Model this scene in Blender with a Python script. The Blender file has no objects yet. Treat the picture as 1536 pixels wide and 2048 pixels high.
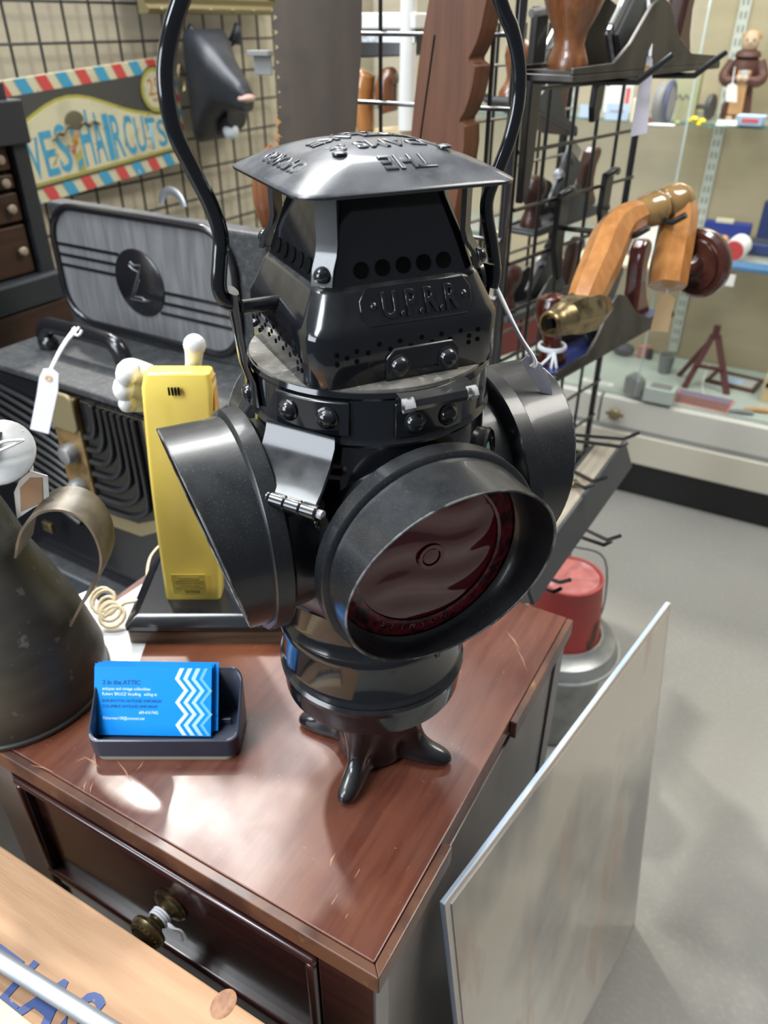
import bpy, bmesh, math, random
from mathutils import Vector, Matrix
random.seed(7)
R = math.radians
scn = bpy.context.scene
C = scn.collection
# ---------------------------------------------------------------- camera
FPX, PITCH, CAMZ = 1536.0, R(32.5), 1.31
cam_d = bpy.data.cameras.new('camera'); cam = bpy.data.objects.new('camera', cam_d); C.objects.link(cam)
cam.location = (0, 0, CAMZ); cam.rotation_euler = (R(90) - PITCH, 0, 0)
cam_d.sensor_fit = 'HORIZONTAL'; cam_d.sensor_width = 36; cam_d.lens = 36; cam_d.clip_start = .02
cam_d.dof.use_dof = True; cam_d.dof.focus_distance = .52; cam_d.dof.aperture_fstop = 11
scn.camera = cam
# ---------------------------------------------------------------- light
w = bpy.data.worlds.new('world'); scn.world = w; w.use_nodes = True
bg = w.node_tree.nodes['Background']; bg.inputs[0].default_value = (.80, .88, 1.0, 1); bg.inputs[1].default_value = .14
def sun(name, d, power, ang, col):
    l = bpy.data.lights.new(name, 'SUN'); l.energy = power; l.angle = R(ang); l.color = col
    o = bpy.data.objects.new(name, l); C.objects.link(o); o.location = (0, 0, 3)
    o.rotation_euler = Vector(d).to_track_quat('-Z', 'Y').to_euler(); return o
sun('skylight_sun', (.27, -.58, -.77), 1.75, 2.4, (1, .96, .88))
def area(name, loc, aim, sx, sy, power, col):
    l = bpy.data.lights.new(name, 'AREA'); l.shape = 'RECTANGLE'; l.size = sx; l.size_y = sy; l.energy = power; l.color = col
    o = bpy.data.objects.new(name, l); C.objects.link(o); o.location = loc
    o.rotation_euler = (Vector(aim) - Vector(loc)).to_track_quat('-Z', 'Y').to_euler(); return o
area('ceiling_light_back', (-.35, 2.05, 2.9), (-.3, 2.0, 0), 1.4, .7, 44, (.95, .98, 1))
area('ceiling_light_side', (1.5, .9, 2.9), (1.3, .9, 0), .6, 1.2, 44, (1, .97, .9))
area('ceiling_light_left', (-1.2, .5, 2.9), (-.9, .6, 0), .6, 1.2, 45, (.9, .96, 1))
area('ceiling_light_front', (-1.75, -1.0, 2.9), (-1.2, -.6, 0), .6, 1.2, 60, (.84, .92, 1))
area('case_fill_light', (1.15, 2.25, 1.80), (1.25, 2.30, .5), .12, 1.4, 7, (1, .95, .84))  # fill light added to brighten the case interior, no fixture modelled
area('shop_window', (-2.6, -1.0, 1.7), (0, .5, .9), 1.6, 1.3, 55, (.86, .93, 1))
vs = scn.view_settings; vs.view_transform = 'Standard'; vs.look = 'None'; vs.gamma = 1; vs.use_curve_mapping = False; vs.exposure = 0.35
# ---------------------------------------------------------------- projection helpers (pixel -> point in the room)
FW = Vector((0, math.cos(PITCH), -math.sin(PITCH))); UP = Vector((0, math.sin(PITCH), math.cos(PITCH))); RT = Vector((1, 0, 0)); CAM = Vector((0, 0, CAMZ))
def ray(x, y): return FW * FPX + RT * (x - 768) - UP * (y - 1024)
def W(x, y, dep): return CAM + ray(x, y) * (dep / FPX)
def atz(x, y, z): d = ray(x, y); return CAM + d * ((z - CAMZ) / d.z)
def aty(x, y, Y): d = ray(x, y); return CAM + d * (Y / d.y)
class Frame:                       # an upright frame: x to the right, y to the back, z up
    def __init__(s, o, deg):
        s.o = Vector((o[0], o[1], 0)); s.a = R(deg); s.x = Vector((math.cos(s.a), math.sin(s.a), 0)); s.y = Vector((-math.sin(s.a), math.cos(s.a), 0))
    def px(s, x, y, off=0):        # where the line of sight meets the plane y = off, in frame coordinates
        d = ray(x, y); q = s.o + s.y * off; p = CAM + d * (((q - CAM).dot(s.y)) / d.dot(s.y)); r = p - s.o
        return Vector((r.dot(s.x), off, p.z))
    def w(s, x, y, z): p = s.o + s.x * x + s.y * y; return Vector((p.x, p.y, z))
    def loc(s, p): r = Vector(p) - s.o; return Vector((r.dot(s.x), r.dot(s.y), p[2]))
# ---------------------------------------------------------------- materials
def mat(name, col, rough=.5, metal=0., spec=.5, noise=None, bump=None, coat=0., dust=None, alpha=None, trans=0., rvar=None, sheen=0., scratch=None):
    m = bpy.data.materials.new(name); m.use_nodes = True; nt = m.node_tree; N = nt.nodes; L = nt.links
    b = N['Principled BSDF']; c4 = lambda c: (c[0], c[1], c[2], 1)
    b.inputs['Base Color'].default_value = c4(col); b.inputs['Roughness'].default_value = rough; b.inputs['Metallic'].default_value = metal
    b.inputs['Specular IOR Level'].default_value = spec; b.inputs['Coat Weight'].default_value = coat; b.inputs['Coat Roughness'].default_value = .08
    b.inputs['Transmission Weight'].default_value = trans
    tc = N.new('ShaderNodeTexCoord')
    def nz(scale, st=(1, 1, 1), det=4):
        mp = N.new('ShaderNodeMapping'); mp.inputs['Scale'].default_value = st; L.new(tc.outputs['Object'], mp.inputs[0])
        n = N.new('ShaderNodeTexNoise'); n.inputs['Scale'].default_value = scale; n.inputs['Detail'].default_value = det; L.new(mp.outputs[0], n.inputs[0]); return n.outputs[0]
    def rng(src, lo, hi, a=0., b_=1.):
        r = N.new('ShaderNodeMapRange'); r.inputs[1].default_value = lo; r.inputs[2].default_value = hi; r.inputs[3].default_value = a; r.inputs[4].default_value = b_; L.new(src, r.inputs[0]); return r.outputs[0]
    def mix(f, a, b_):
        x = N.new('ShaderNodeMix'); x.data_type = 'RGBA'
        L.new(f, x.inputs[0])
        for i, v in ((6, a), (7, b_)):
            if isinstance(v, tuple): x.inputs[i].default_value = c4(v)
            else: L.new(v, x.inputs[i])
        return x.outputs[2]
    cur = tuple(col); rcur = None
    if noise:
        for (sc, c2, lo, hi, st) in noise: cur = mix(rng(nz(sc, st), lo, hi), cur, tuple(c2))
    if rvar: rcur = rng(nz(rvar[0], rvar[3] if len(rvar) > 3 else (1, 1, 1)), .3, .7, rvar[1], rvar[2])
    if scratch:                    # worn spots and scratches in the finish
        for (sc, c2, lo, st) in scratch: cur = mix(rng(nz(sc, st, 2), lo, lo + .03), cur, tuple(c2))
    if dust:                       # dust lies on what faces up
        g = N.new('ShaderNodeNewGeometry'); sp = N.new('ShaderNodeSeparateXYZ'); L.new(g.outputs['Normal'], sp.inputs[0])
        up = rng(sp.outputs[2], dust[2] if len(dust) > 2 else .1, 1.0)
        mu = N.new('ShaderNodeMath'); mu.operation = 'MULTIPLY'; L.new(up, mu.inputs[0]); L.new(rng(nz(55, (1, 1, 1), 6), .35, .75, .35, 1), mu.inputs[1])
        m2 = N.new('ShaderNodeMath'); m2.operation = 'MULTIPLY'; L.new(mu.outputs[0], m2.inputs[0]); m2.inputs[1].default_value = dust[0]
        sk = N.new('ShaderNodeMath'); sk.operation = 'MAXIMUM'; L.new(m2.outputs[0], sk.inputs[0])
        sp2 = rng(nz(1100, (1, 1, 1), 2), .60, .70, 0, dust[3] if len(dust) > 3 else 0.); sk2 = N.new('ShaderNodeMath'); sk2.operation = 'MULTIPLY'; L.new(sp2, sk2.inputs[0]); L.new(rng(sp.outputs[2], .0, .6), sk2.inputs[1])
        L.new(sk2.outputs[0], sk.inputs[1])
        cur = mix(sk.outputs[0], cur, tuple(dust[1]))
        mr = N.new('ShaderNodeMapRange'); L.new(sk.outputs[0], mr.inputs[0]); mr.inputs[2].default_value = .5; mr.inputs[3].default_value = rough; mr.inputs[4].default_value = .6; rcur = mr.outputs[0]
    if not isinstance(cur, tuple): L.new(cur, b.inputs['Base Color'])
    if rcur is not None: L.new(rcur, b.inputs['Roughness'])
    if bump:
        bp = N.new('ShaderNodeBump'); bp.inputs['Strength'].default_value = bump[1]; bp.inputs['Distance'].default_value = .002
        L.new(nz(bump[0], bump[2] if len(bump) > 2 else (1, 1, 1)), bp.inputs['Height']); L.new(bp.outputs[0], b.inputs['Normal'])
    if alpha is not None:
        o = N['Material Output']; t = N.new('ShaderNodeBsdfTransparent'); t.inputs[0].default_value = c4(col); x = N.new('ShaderNodeMixShader'); x.inputs[0].default_value = alpha
        L.new(t.outputs[0], x.inputs[1]); L.new(b.outputs[0], x.inputs[2]); L.new(x.outputs[0], o.inputs[0])
    return m
def wood(name, a, b, rough=.4, axis=0, scale=9, coat=0., bump=.15, **k):
    st = [14, 14, 14]; st[axis] = 1
    return mat(name, a, rough, noise=[(scale, b, .35, .65, st), (scale * .25, tuple(x * .75 for x in b), .5, .75, (1, 1, 1))], bump=(scale * 6, bump, st), coat=coat, **k)
M = {}
M['japan'] = mat('black_japan', (.005, .006, .008), .10, spec=.5, coat=.35, dust=(.40, (.17, .165, .15), .35, .05), bump=(30, .02))
M['hoodblk'] = mat('black_hood', (.007, .008, .010), .30, spec=.45, coat=.2, dust=(.16, (.17, .17, .165), .15, .28), bump=(60, .03))
M['capblk'] = mat('black_cap', (.008, .010, .014), .24, spec=.6, coat=.3, dust=(.38, (.20, .21, .235), .1, .45), scratch=[(45, (.35, .36, .38), .80, (1, 1, 1))])
M['void'] = mat('dark_hole', (.002, .002, .002), .9, spec=.1)
M['chip'] = mat('bare_metal', (.36, .36, .37), .55, metal=.4, noise=[(150, (.02, .02, .02), .5, .6, (1, 1, 1))])
M['lens'] = mat('red_lens', (.13, .003, .008), .05, spec=.5, coat=.3, noise=[(5, (.075, .003, .006), .3, .7, (1, 1, 1))])
M['lensring'] = mat('red_lens_rim', (.20, .010, .018), .28, spec=.5, coat=.4, noise=[(160, (.02, .001, .003), .4, .6, (1, 1, 1))], bump=(220, .3))
M['white'] = mat('white_paint', (.75, .75, .74), .5)
M['ttop'] = mat('varnished_top', (.118, .037, .021), .38, spec=.5, coat=.08, noise=[(10, (.085, .022, .012), .42, .62, (1.2, 12, 1)), (5, (.17, .052, .020), .5, .7, (1, 1, 1))], rvar=(16, .30, .44), scratch=[(55, (.36, .17, .09), .735, (1, 9, 1)), (140, (.42, .24, .15), .745, (5, 1, 1))])
M['tbody'] = mat('mahogany', (.040, .011, .009), .26, coat=.45, noise=[(9, (.022, .006, .006), .4, .65, (14, 1.5, 14))])
M['tedge'] = mat('worn_edge', (.115, .045, .022), .45, coat=.2, noise=[(40, (.30, .16, .07), .60, .70, (1, 1, 1)), (20, (.05, .018, .010), .45, .6, (1, 1, 1))])
M['tside'] = mat('grey_side', (.13, .10, .085), .4, noise=[(14, (.085, .06, .05), .4, .65, (1, 1, .3))], coat=.2)
M['crate'] = wood('crate_pine', (.40, .235, .125), (.33, .180, .088), .62, axis=1, scale=7, bump=.2)
M['knot'] = mat('pine_knot', (.20, .085, .045), .6, noise=[(120, (.30, .15, .075), .4, .6, (1, 1, 1))])
M['blueink'] = mat('blue_stencil', (.022, .055, .20), .6, noise=[(70, (.45, .32, .18), .66, .72, (1, 1, 1))])
M['conduit'] = mat('galvanised_tube', (.27, .30, .33), .5, metal=.55, noise=[(80, (.30, .32, .35), .45, .6, (1, 1, 1))])
M['brass'] = mat('old_brass', (.30, .23, .12), .34, metal=.9, noise=[(50, (.10, .075, .04), .45, .65, (1, 1, 1))])
M['louvre'] = mat('louvre_black', (.012, .012, .013), .35)
M['dustplate'] = mat('dusty_plate', (.21, .195, .165), .75, noise=[(30, (.10, .095, .085), .4, .65, (1, 1, 1)), (200, (.28, .26, .23), .55, .7, (1, 1, 1))])
M['rimedge'] = mat('worn_rim', (.16, .16, .155), .35, metal=.3, noise=[(70, (.03, .03, .03), .45, .6, (1, 1, 1))])
M['grip'] = mat('brace_grip', (.26, .155, .055), .2, coat=.5, noise=[(14, (.17, .095, .035), .4, .6, (1, 1, 1))])
M['worn'] = mat('bare_wood_scratch', (.33, .16, .085), .7)
M['string'] = mat('cotton_string', (.80, .81, .84), .9)
M['tag'] = mat('lilac_tag', (.84, .81, .90), .8)
M['tagprint'] = mat('tag_print', (.30, .28, .36), .8)
M['kraft'] = mat('kraft_tag', (.68, .47, .25), .85)
M['kraftd'] = mat('tan_tag', (.42, .25, .14), .85)
M['card'] = mat('blue_card', (.0, .255, .80), .42, spec=.4)
M['cardedge'] = mat('card_edge', (.10, .40, .85), .6)
M['cardtxt_d'] = mat('card_dark_print', (.0, .07, .26), .6)
M['cardtxt_w'] = mat('card_white_print', (.55, .78, .95), .6)
M['zz1'] = mat('zigzag_white', (.68, .80, .93), .6); M['zz2'] = mat('zigzag_pale', (.55, .72, .92), .6); M['zz3'] = mat('zigzag_light', (.38, .62, .90), .6); M['zz4'] = mat('zigzag_sky', (.12, .45, .88), .6)
M['holder'] = mat('navy_plastic', (.028, .034, .052), .34, coat=.1)
M['holderbase'] = mat('holder_pad', (.24, .24, .19), .7)
M['yellow'] = mat('yellow_plastic', (.92, .70, .14), .22, spec=.5, coat=.3)
M['orange'] = mat('amber_edge', (.62, .30, .02), .3)
M['glove'] = mat('white_rubber', (.62, .62, .60), .3)
M['phblack'] = mat('phone_black', (.010, .011, .014), .18, coat=.4)
M['phwood'] = wood('phone_woodgrain', (.17, .115, .070), (.08, .05, .03), .4, axis=0, scale=12)
M['cord'] = mat('beige_cord', (.70, .58, .38), .5)
M['paper'] = mat('white_paper', (.80, .80, .80), .8, noise=[(25, (.70, .70, .72), .5, .7, (1, 1, 1))])
M['tin'] = mat('tinplate_dark', (.105, .105, .095), .46, metal=.55, noise=[(9, (.060, .058, .050), .35, .65, (1, 1, 3)), (90, (.20, .19, .17), .64, .72, (1, 1, 1))], bump=(40, .06))
M['tinlight'] = mat('tinplate_light', (.33, .33, .32), .45, metal=.6, noise=[(30, (.22, .21, .20), .4, .65, (1, 1, 1))])
M['tinhandle'] = mat('tinplate_handle', (.22, .20, .17), .42, metal=.7, noise=[(40, (.11, .095, .075), .4, .65, (1, 1, 1))])
M['leather'] = mat('black_leatherette', (.024, .025, .027), .46, noise=[(120, (.055, .057, .060), .5, .7, (1, 1, 1))], bump=(260, .35), dust=(.20, (.20, .20, .20), .3))
M['greycloth'] = mat('grey_woven', (.135, .135, .138), .75, noise=[(18, (.085, .085, .088), .35, .65, (5, 1, .6))], bump=(300, .2))
M['bakelite'] = mat('black_bakelite', (.008, .008, .010), .22, coat=.3)
M['silverline'] = mat('silver_line', (.35, .36, .38), .3, metal=.8)
M['radiobrass'] = mat('radio_brass', (.26, .17, .07), .42, metal=.5, noise=[(35, (.15, .09, .035), .4, .6, (1, 1, 1))])
M['oldgold'] = mat('dull_gold', (.21, .17, .09), .5, metal=.4)
M['plinth'] = mat('slate_top', (.16, .20, .23), .5)
M['cabblk'] = mat('cabinet_black', (.022, .025, .030), .5)
M['cabwood'] = wood('cabinet_walnut', (.062, .028, .013), (.040, .017, .009), .45, axis=0, scale=8)
M['knobtan'] = mat('wood_knob', (.32, .25, .18), .5)
M['cream'] = mat('sign_cream', (.54, .50, .33), .6, noise=[(14, (.42, .385, .25), .5, .7, (1, 1, 1)), (40, (.33, .30, .20), .66, .69, (1, 1, 1))])
M['signblk'] = mat('sign_charcoal', (.050, .048, .040), .6)
M['olive'] = mat('sign_olive', (.36, .32, .055), .6)
M['sred'] = mat('sign_red', (.50, .055, .050), .6, noise=[(50, (.60, .40, .30), .66, .70, (1, 1, 1))])
M['sblue'] = mat('sign_blue', (.045, .27, .42), .6, noise=[(50, (.55, .55, .42), .67, .70, (1, 1, 1))])
M['sbrown'] = mat('sign_brown', (.10, .085, .05), .6); M['sskin'] = mat('sign_face', (.46, .24, .10), .6); M['srust'] = mat('sign_rust', (.40, .15, .06), .6)
M['hide'] = mat('black_hide', (.012, .014, .020), .45, coat=.05, noise=[(8, (.030, .034, .042), .5, .7, (1, 1, 1))], bump=(18, .15))
M['muzzle'] = mat('pink_muzzle', (.46, .30, .25), .5); M['patch'] = mat('white_patch', (.60, .64, .68), .6)
M['wire'] = mat('black_wire', (.014, .014, .015), .30, coat=.3)
M['wirelit'] = mat('black_wire_gloss', (.020, .020, .022), .16, spec=.8, coat=.6)
M['wall'] = mat('beige_panel', (.56, .50, .38), .7, noise=[(3, (.48, .42, .31), .4, .65, (1, 1, 9))])
M['gold'] = mat('frame_gold', (.24, .20, .10), .45, metal=.5); M['mirror'] = mat('frame_picture', (.10, .09, .06), .5)
M['saw'] = mat('rusty_blade', (.055, .039, .029), .46, metal=.35, noise=[(5, (.080, .060, .044), .4, .65, (3, 1, .5)), (30, (.06, .045, .036), .5, .7, (1, 1, 1))])
M['teeth'] = mat('bright_tooth', (.40, .20, .06), .5)
M['carve'] = wood('carved_brown', (.085, .030, .013), (.125, .046, .019), .5, axis=2, scale=6, coat=0., spec=.3)
M['sheen'] = mat('steel_dark', (.090, .085, .080), .42, metal=.75, noise=[(25, (.05, .046, .042), .4, .65, (1, 1, 1))])
M['steel'] = mat('steel_bright', (.42, .43, .45), .28, metal=.9, noise=[(60, (.16, .16, .17), .5, .7, (1, 1, 1))])
M['rosewood'] = wood('knob_wood', (.23, .085, .030), (.13, .045, .018), .28, axis=2, scale=10, coat=.5)
M['cherry'] = mat('glossy_red_wood', (.085, .013, .006), .14, coat=.8, noise=[(12, (.045, .008, .005), .4, .6, (1, 1, 3))])
M['totewood'] = wood('tote_wood', (.070, .022, .013), (.040, .014, .010), .35, axis=2, scale=8, coat=.3)
M['honey'] = wood('honey_beech', (.47, .205, .062), (.36, .145, .040), .24, axis=2, scale=6, coat=.6)
M['headwood'] = mat('brace_pad_wood', (.050, .014, .010), .2, coat=.6)
M['planeblue'] = mat('plane_blue_paint', (.012, .022, .11), .35, coat=.2)
M['red'] = mat('red_can_paint', (.31, .045, .037), .5, noise=[(18, (.34, .040, .035), .4, .6, (1, 1, 1)), (30, (.16, .075, .05), .68, .72, (1, 1, 1))])
M['redtop'] = mat('red_can_lid', (.38, .11, .10), .5, noise=[(20, (.42, .20, .22), .5, .65, (1, 1, 1))])
M['rust'] = mat('rust_patch', (.085, .045, .028), .8)
M['galv'] = mat('galvanised', (.36, .37, .36), .4, metal=.6, noise=[(22, (.26, .27, .26), .4, .65, (1, 1, 1))])
M['acrylic'] = mat('wrap_painted_reflections', (.54, .47, .36), .08, spec=.6, coat=.5, noise=[(3.4, (.15, .14, .125), .44, .58, (1, 1, .6)), (7, (.42, .28, .18), .58, .66, (2, 2, .35))], bump=(9, .10, (1, 3, .6)))  # dark mottling and brown streaks paint reflections into the plastic's colour
M['acredge'] = mat('board_edge', (.50, .62, .80), .4); M['acrborder'] = mat('board_margin', (.52, .47, .42), .3)
M['floor'] = mat('polished_concrete', (.27, .262, .24), .30, spec=.5, noise=[(1.6, (.235, .23, .215), .35, .65, (1, 1, 1)), (110, (.30, .29, .268), .5, .75, (1, 1, 1)), (7, (.235, .23, .215), .6, .8, (1, 1, 1))], bump=(70, .05))
M['casewhite'] = mat('case_white', (.60, .585, .53), .35, coat=.1)
M['casecream'] = mat('case_cream', (.60, .565, .47), .4)
M['caseback'] = mat('case_back_panel', (.46, .375, .245), .6, noise=[(2.5, (.40, .325, .21), .35, .7, (1, 1, 5))])
M['kick'] = mat('kick_black', (.010, .010, .011), .4)
M['deck'] = mat('glass_deck', (.40, .46, .41), .12, spec=.6, noise=[(4, (.48, .53, .48), .4, .6, (1, 1, 1))])
M['glass'] = mat('shelf_glass', (.93, .97, .95), .03, spec=.6, alpha=.22); M['glassedge'] = mat('green_glass_edge', (.13, .22, .19), .15)
M['pane'] = mat('door_pane', (.985, .985, .98), .02, spec=.5, alpha=.03)
M['std'] = mat('shelf_standard', (.55, .56, .50), .45); M['slot'] = mat('standard_slot', (.20, .19, .16), .8)
def plain(n, c, r=.5, **k): M[n] = mat(n, c, r, **k); return M[n]
for n, c in (('robe', (.085, .032, .022)), ('tan', (.46, .26, .11)), ('skin', (.52, .36, .24)), ('offwhite', (.72, .71, .66)), ('navy', (.020, .035, .115)), ('paleblue', (.42, .55, .72)), ('dgrey', (.055, .058, .060)),
             ('mgrey', (.20, .20, .19)), ('lgrey', (.42, .43, .42)), ('greenbox', (.34, .34, .18)), ('flower', (.72, .56, .03)), ('leafg', (.22, .28, .06)), ('easel', (.105, .035, .028)), ('fbrown', (.085, .04, .022)),
             ('redp', (.55, .06, .06)), ('plank', (.60, .45, .24)), ('bluebook', (.06, .16, .30)), ('salmon', (.55, .22, .17)), ('pewter', (.19, .20, .19)), ('darkred', (.14, .02, .02)), ('creamp', (.66, .60, .42)), ('bin', (.52, .58, .60))):
    plain(n, c)
# ---------------------------------------------------------------- mesh helpers
I4 = Matrix.Identity(4)
def V(*a): return Vector(a)
def axisM(p, d, up=(0, 0, 1)):     # local z along d
    d = Vector(d).normalized(); u = Vector(up)
    if abs(d.dot(u)) > .98: u = Vector((1, 0, 0))
    x = u.cross(d).normalized(); y = d.cross(x); m = Matrix((x, y, d)).transposed().to_4x4(); m.translation = Vector(p); return m
def loft(bm, rings, close=True, cap0=True, cap1=True):
    vr = [[bm.verts.new(p) for p in r] for r in rings]; n = len(rings[0])
    for a, b in zip(vr, vr[1:]):
        for i in range(n if close else n - 1):
            j = (i + 1) % n; bm.faces.new((a[i], a[j], b[j], b[i]))
    if close and cap0: bm.faces.new(vr[0][::-1])
    if close and cap1: bm.faces.new(vr[-1])
    return bm
def box(bm, c, s, m=I4, rz=0):
    x, y, z = s[0] / 2, s[1] / 2, s[2] / 2; t = m @ Matrix.Translation(Vector(c)) @ Matrix.Rotation(rz, 4, 'Z')
    return loft(bm, [[t @ V(-x, -y, k), t @ V(x, -y, k), t @ V(x, y, k), t @ V(-x, y, k)] for k in (-z, z)])
def bar(bm, p, q, wx, wy, up=(0, 0, 1)):   # a square bar between two points
    m = axisM(p, Vector(q) - Vector(p), up); l = (Vector(q) - Vector(p)).length
    return loft(bm, [[m @ V(-wx / 2, -wy / 2, k), m @ V(wx / 2, -wy / 2, k), m @ V(wx / 2, wy / 2, k), m @ V(-wx / 2, wy / 2, k)] for k in (0, l)])
def lathe(bm, prof, seg=28, m=I4, cap0=True, cap1=True):
    rings = [[m @ V(max(r, 1e-5) * math.cos(2 * math.pi * i / seg), max(r, 1e-5) * math.sin(2 * math.pi * i / seg), z) for i in range(seg)] for r, z in prof]
    return loft(bm, rings, True, cap0, cap1)
def smooth_path(pts, n=6):
    P = [Vector(p) for p in pts]
    if len(P) < 3: return P
    out = []
    for i in range(len(P) - 1):
        a, b, c, d = P[max(i - 1, 0)], P[i], P[i + 1], P[min(i + 2, len(P) - 1)]
        for k in range(n):
            t = k / n; out.append(.5 * ((2 * b) + (c - a) * t + (2 * a - 5 * b + 4 * c - d) * t * t + (3 * b - a - 3 * c + d) * t ** 3))
    return out + [P[-1]]
def tube(bm, pts, r, seg=8, m=I4, flat=None, sm=0, close=False):   # flat=(wx, wy): elliptic or strip section
    P = [m @ Vector(p) for p in pts]
    if sm: P = smooth_path(P, sm)
    n = len(P); rs = r if isinstance(r, (list, tuple)) else [r] * n
    if len(rs) != n:
        k_ = len(rs) - 1; rs = [rs[min(int(i * k_ / (n - 1)), k_ - 1)] * (1 - (i * k_ / (n - 1) - min(int(i * k_ / (n - 1)), k_ - 1))) + rs[min(int(i * k_ / (n - 1)), k_ - 1) + 1] * (i * k_ / (n - 1) - min(int(i * k_ / (n - 1)), k_ - 1)) for i in range(n)]
    t0 = (P[1] - P[0]).normalized(); u = V(0, 0, 1) if abs(t0.z) < .9 else V(0, 1, 0); u = (u - t0 * u.dot(t0)).normalized(); rings = []
    for i in range(n):
        t = (P[min(i + 1, n - 1)] - P[max(i - 1, 0)]).normalized(); u = (u - t * u.dot(t)).normalized(); v = t.cross(u)
        ring = []
        for k in range(seg):
            a = 2 * math.pi * (k + .5) / seg; cx, cy = math.cos(a), math.sin(a)
            if flat: cx *= flat[0]; cy *= flat[1]
            ring.append(P[i] + (u * cx + v * cy) * rs[i])
        rings.append(ring)
    return loft(bm, rings)
def prism(bm, pts, h0, h1, m=I4):          # outline in local xy, from z=h0 to z=h1
    return loft(bm, [[m @ V(p[0], p[1], k) for p in pts] for k in (h0, h1)])
def slab(bm, pts, y0, y1, m=I4):           # outline in xz (upright), extruded along y
    return loft(bm, [[m @ V(p[0], k, p[1]) for p in pts] for k in (y0, y1)])
def rsq(h, r, z, n=5, hy=None):            # rounded rectangle ring
    hy = h if hy is None else hy; o = []
    for cx, cy, a0 in ((1, 1, 0), (-1, 1, 90), (-1, -1, 180), (1, -1, 270)):
        for i in range(n + 1):
            a = R(a0 + 90 * i / n); o.append(V(cx * (h - r) + r * math.cos(a), cy * (hy - r) + r * math.sin(a), z))
    return o
def rrect(w_, h_, r, n=4):
    return [(p.x, p.y) for p in rsq(w_ / 2, r, 0, n, h_ / 2)]
def ball(bm, c, r, s=(1, 1, 1), m=I4, seg=16, rings=10):
    vv = bmesh.ops.create_uvsphere(bm, u_segments=seg, v_segments=rings, radius=r)['verts']
    for v in vv: v.co = m @ (V(v.co.x * s[0], v.co.y * s[1], v.co.z * s[2]) + Vector(c))
    return bm
def place(o, parent=None, loc=None, rot=None):
    C.objects.link(o); o.parent = parent
    if loc is not None: o.location = loc
    if rot is not None: o.rotation_euler = rot
    return o
def obj(name, bm, m, parent=None, loc=None, rot=None, smooth=35, bevel=0, bseg=2, label=None):
    me = bpy.data.meshes.new(name)
    if isinstance(bm, bmesh.types.BMesh):
        bmesh.ops.recalc_face_normals(bm, faces=bm.faces); bm.to_mesh(me); bm.free()
    else: me = bm
    me.materials.clear(); me.materials.append(M[m] if isinstance(m, str) else m)
    if smooth:
        for p in me.polygons: p.use_smooth = True
        me.set_sharp_from_angle(angle=R(smooth))
    o = place(bpy.data.objects.new(name, me), parent, loc, rot)
    if bevel:
        b = o.modifiers.new('bevel', 'BEVEL'); b.width = bevel; b.segments = bseg; b.limit_method = 'ANGLE'; b.angle_limit = R(40)
    if label: o['label'] = label
    return o
def tag(o, label, cat, group=None):
    o['label'] = label; o['category'] = cat
    if group: o['group'] = group
    return o
def struct(o): o['kind'] = 'structure'; return o
def thing(name, label, cat, loc, rz=0, group=None):
    o = place(bpy.data.objects.new(name, None), None, loc, (0, 0, rz)); o.empty_display_size = .05
    return tag(o, label, cat, group)
def nb(): return bmesh.new()
def inst(name, src, parent, loc, rot=None, scale=None):      # another object on the same mesh
    o = bpy.data.objects.new(name, src.data); place(o, parent, loc, rot)
    if scale: o.scale = scale
    return o
def txt(body, size, ext=.0002, align='LEFT', bold=0., spacing=1., sx=1., bev=0.):
    cu = bpy.data.curves.new('t', 'FONT'); cu.body = body; cu.size = size; cu.extrude = ext; cu.align_x = align; cu.offset = bold; cu.space_character = spacing; cu.resolution_u = 3; cu.bevel_depth = bev; cu.bevel_resolution = 1
    o = bpy.data.objects.new('t', cu); C.objects.link(o); bpy.context.view_layer.update()
    me = bpy.data.meshes.new_from_object(o); bpy.data.objects.remove(o); bpy.data.curves.remove(cu)
    if sx != 1: me.transform(Matrix.Diagonal((sx, 1, 1, 1)))
    return me
def txtobj(name, body, size, m, parent, Mx, **k):
    me = txt(body, size, **k); me.transform(Mx); return obj(name, me, m, parent, smooth=0)
UPR = Matrix.Rotation(R(90), 4, 'X')       # lay flat text upright, reading from -y
# ---------------------------------------------------------------- frames of the room
TA = 60.5
NEAR = atz(757, 1958, .75)
TF = Frame(NEAR, TA)                        # table: x = back along its right side, y = left along its front
K0 = atz(1220, 985, 0)
CF = Frame(K0, TA - 90)                     # display case: x = right along its front, y = into it
WL = W(200, 80, 1.8); LF = Frame(WL, TA)    # grid wall on the left
G0 = W(1055, 330, 1.12); RF = Frame(G0, 49) # tool grid on the right
G1 = W(850, 120, .97); MF = Frame(G1, TA - 90)   # grid behind the saw
# ---------------------------------------------------------------- setting
def flat(name, pts, m, th=.02):
    bm = nb(); prism(bm, pts, -th, 0); return struct(obj(name, bm, m, smooth=0))
flat('floor', [(-3, -1.2), (3.2, -1.2), (3.2, 4.2), (-3, 4.2)], 'floor', .05)
bm = nb(); box(bm, (.2, .06, .85), (4.6, .04, 1.7)); struct(obj('wall_left', bm, 'wall', loc=LF.w(0, 0, 0), rot=(0, 0, LF.a), smooth=0))
bm = nb(); box(bm, (.0, .62, 1.2), (4.6, .05, 2.4)); struct(obj('wall_back', bm, 'wall', loc=K0, rot=(0, 0, CF.a), smooth=0))
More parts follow.
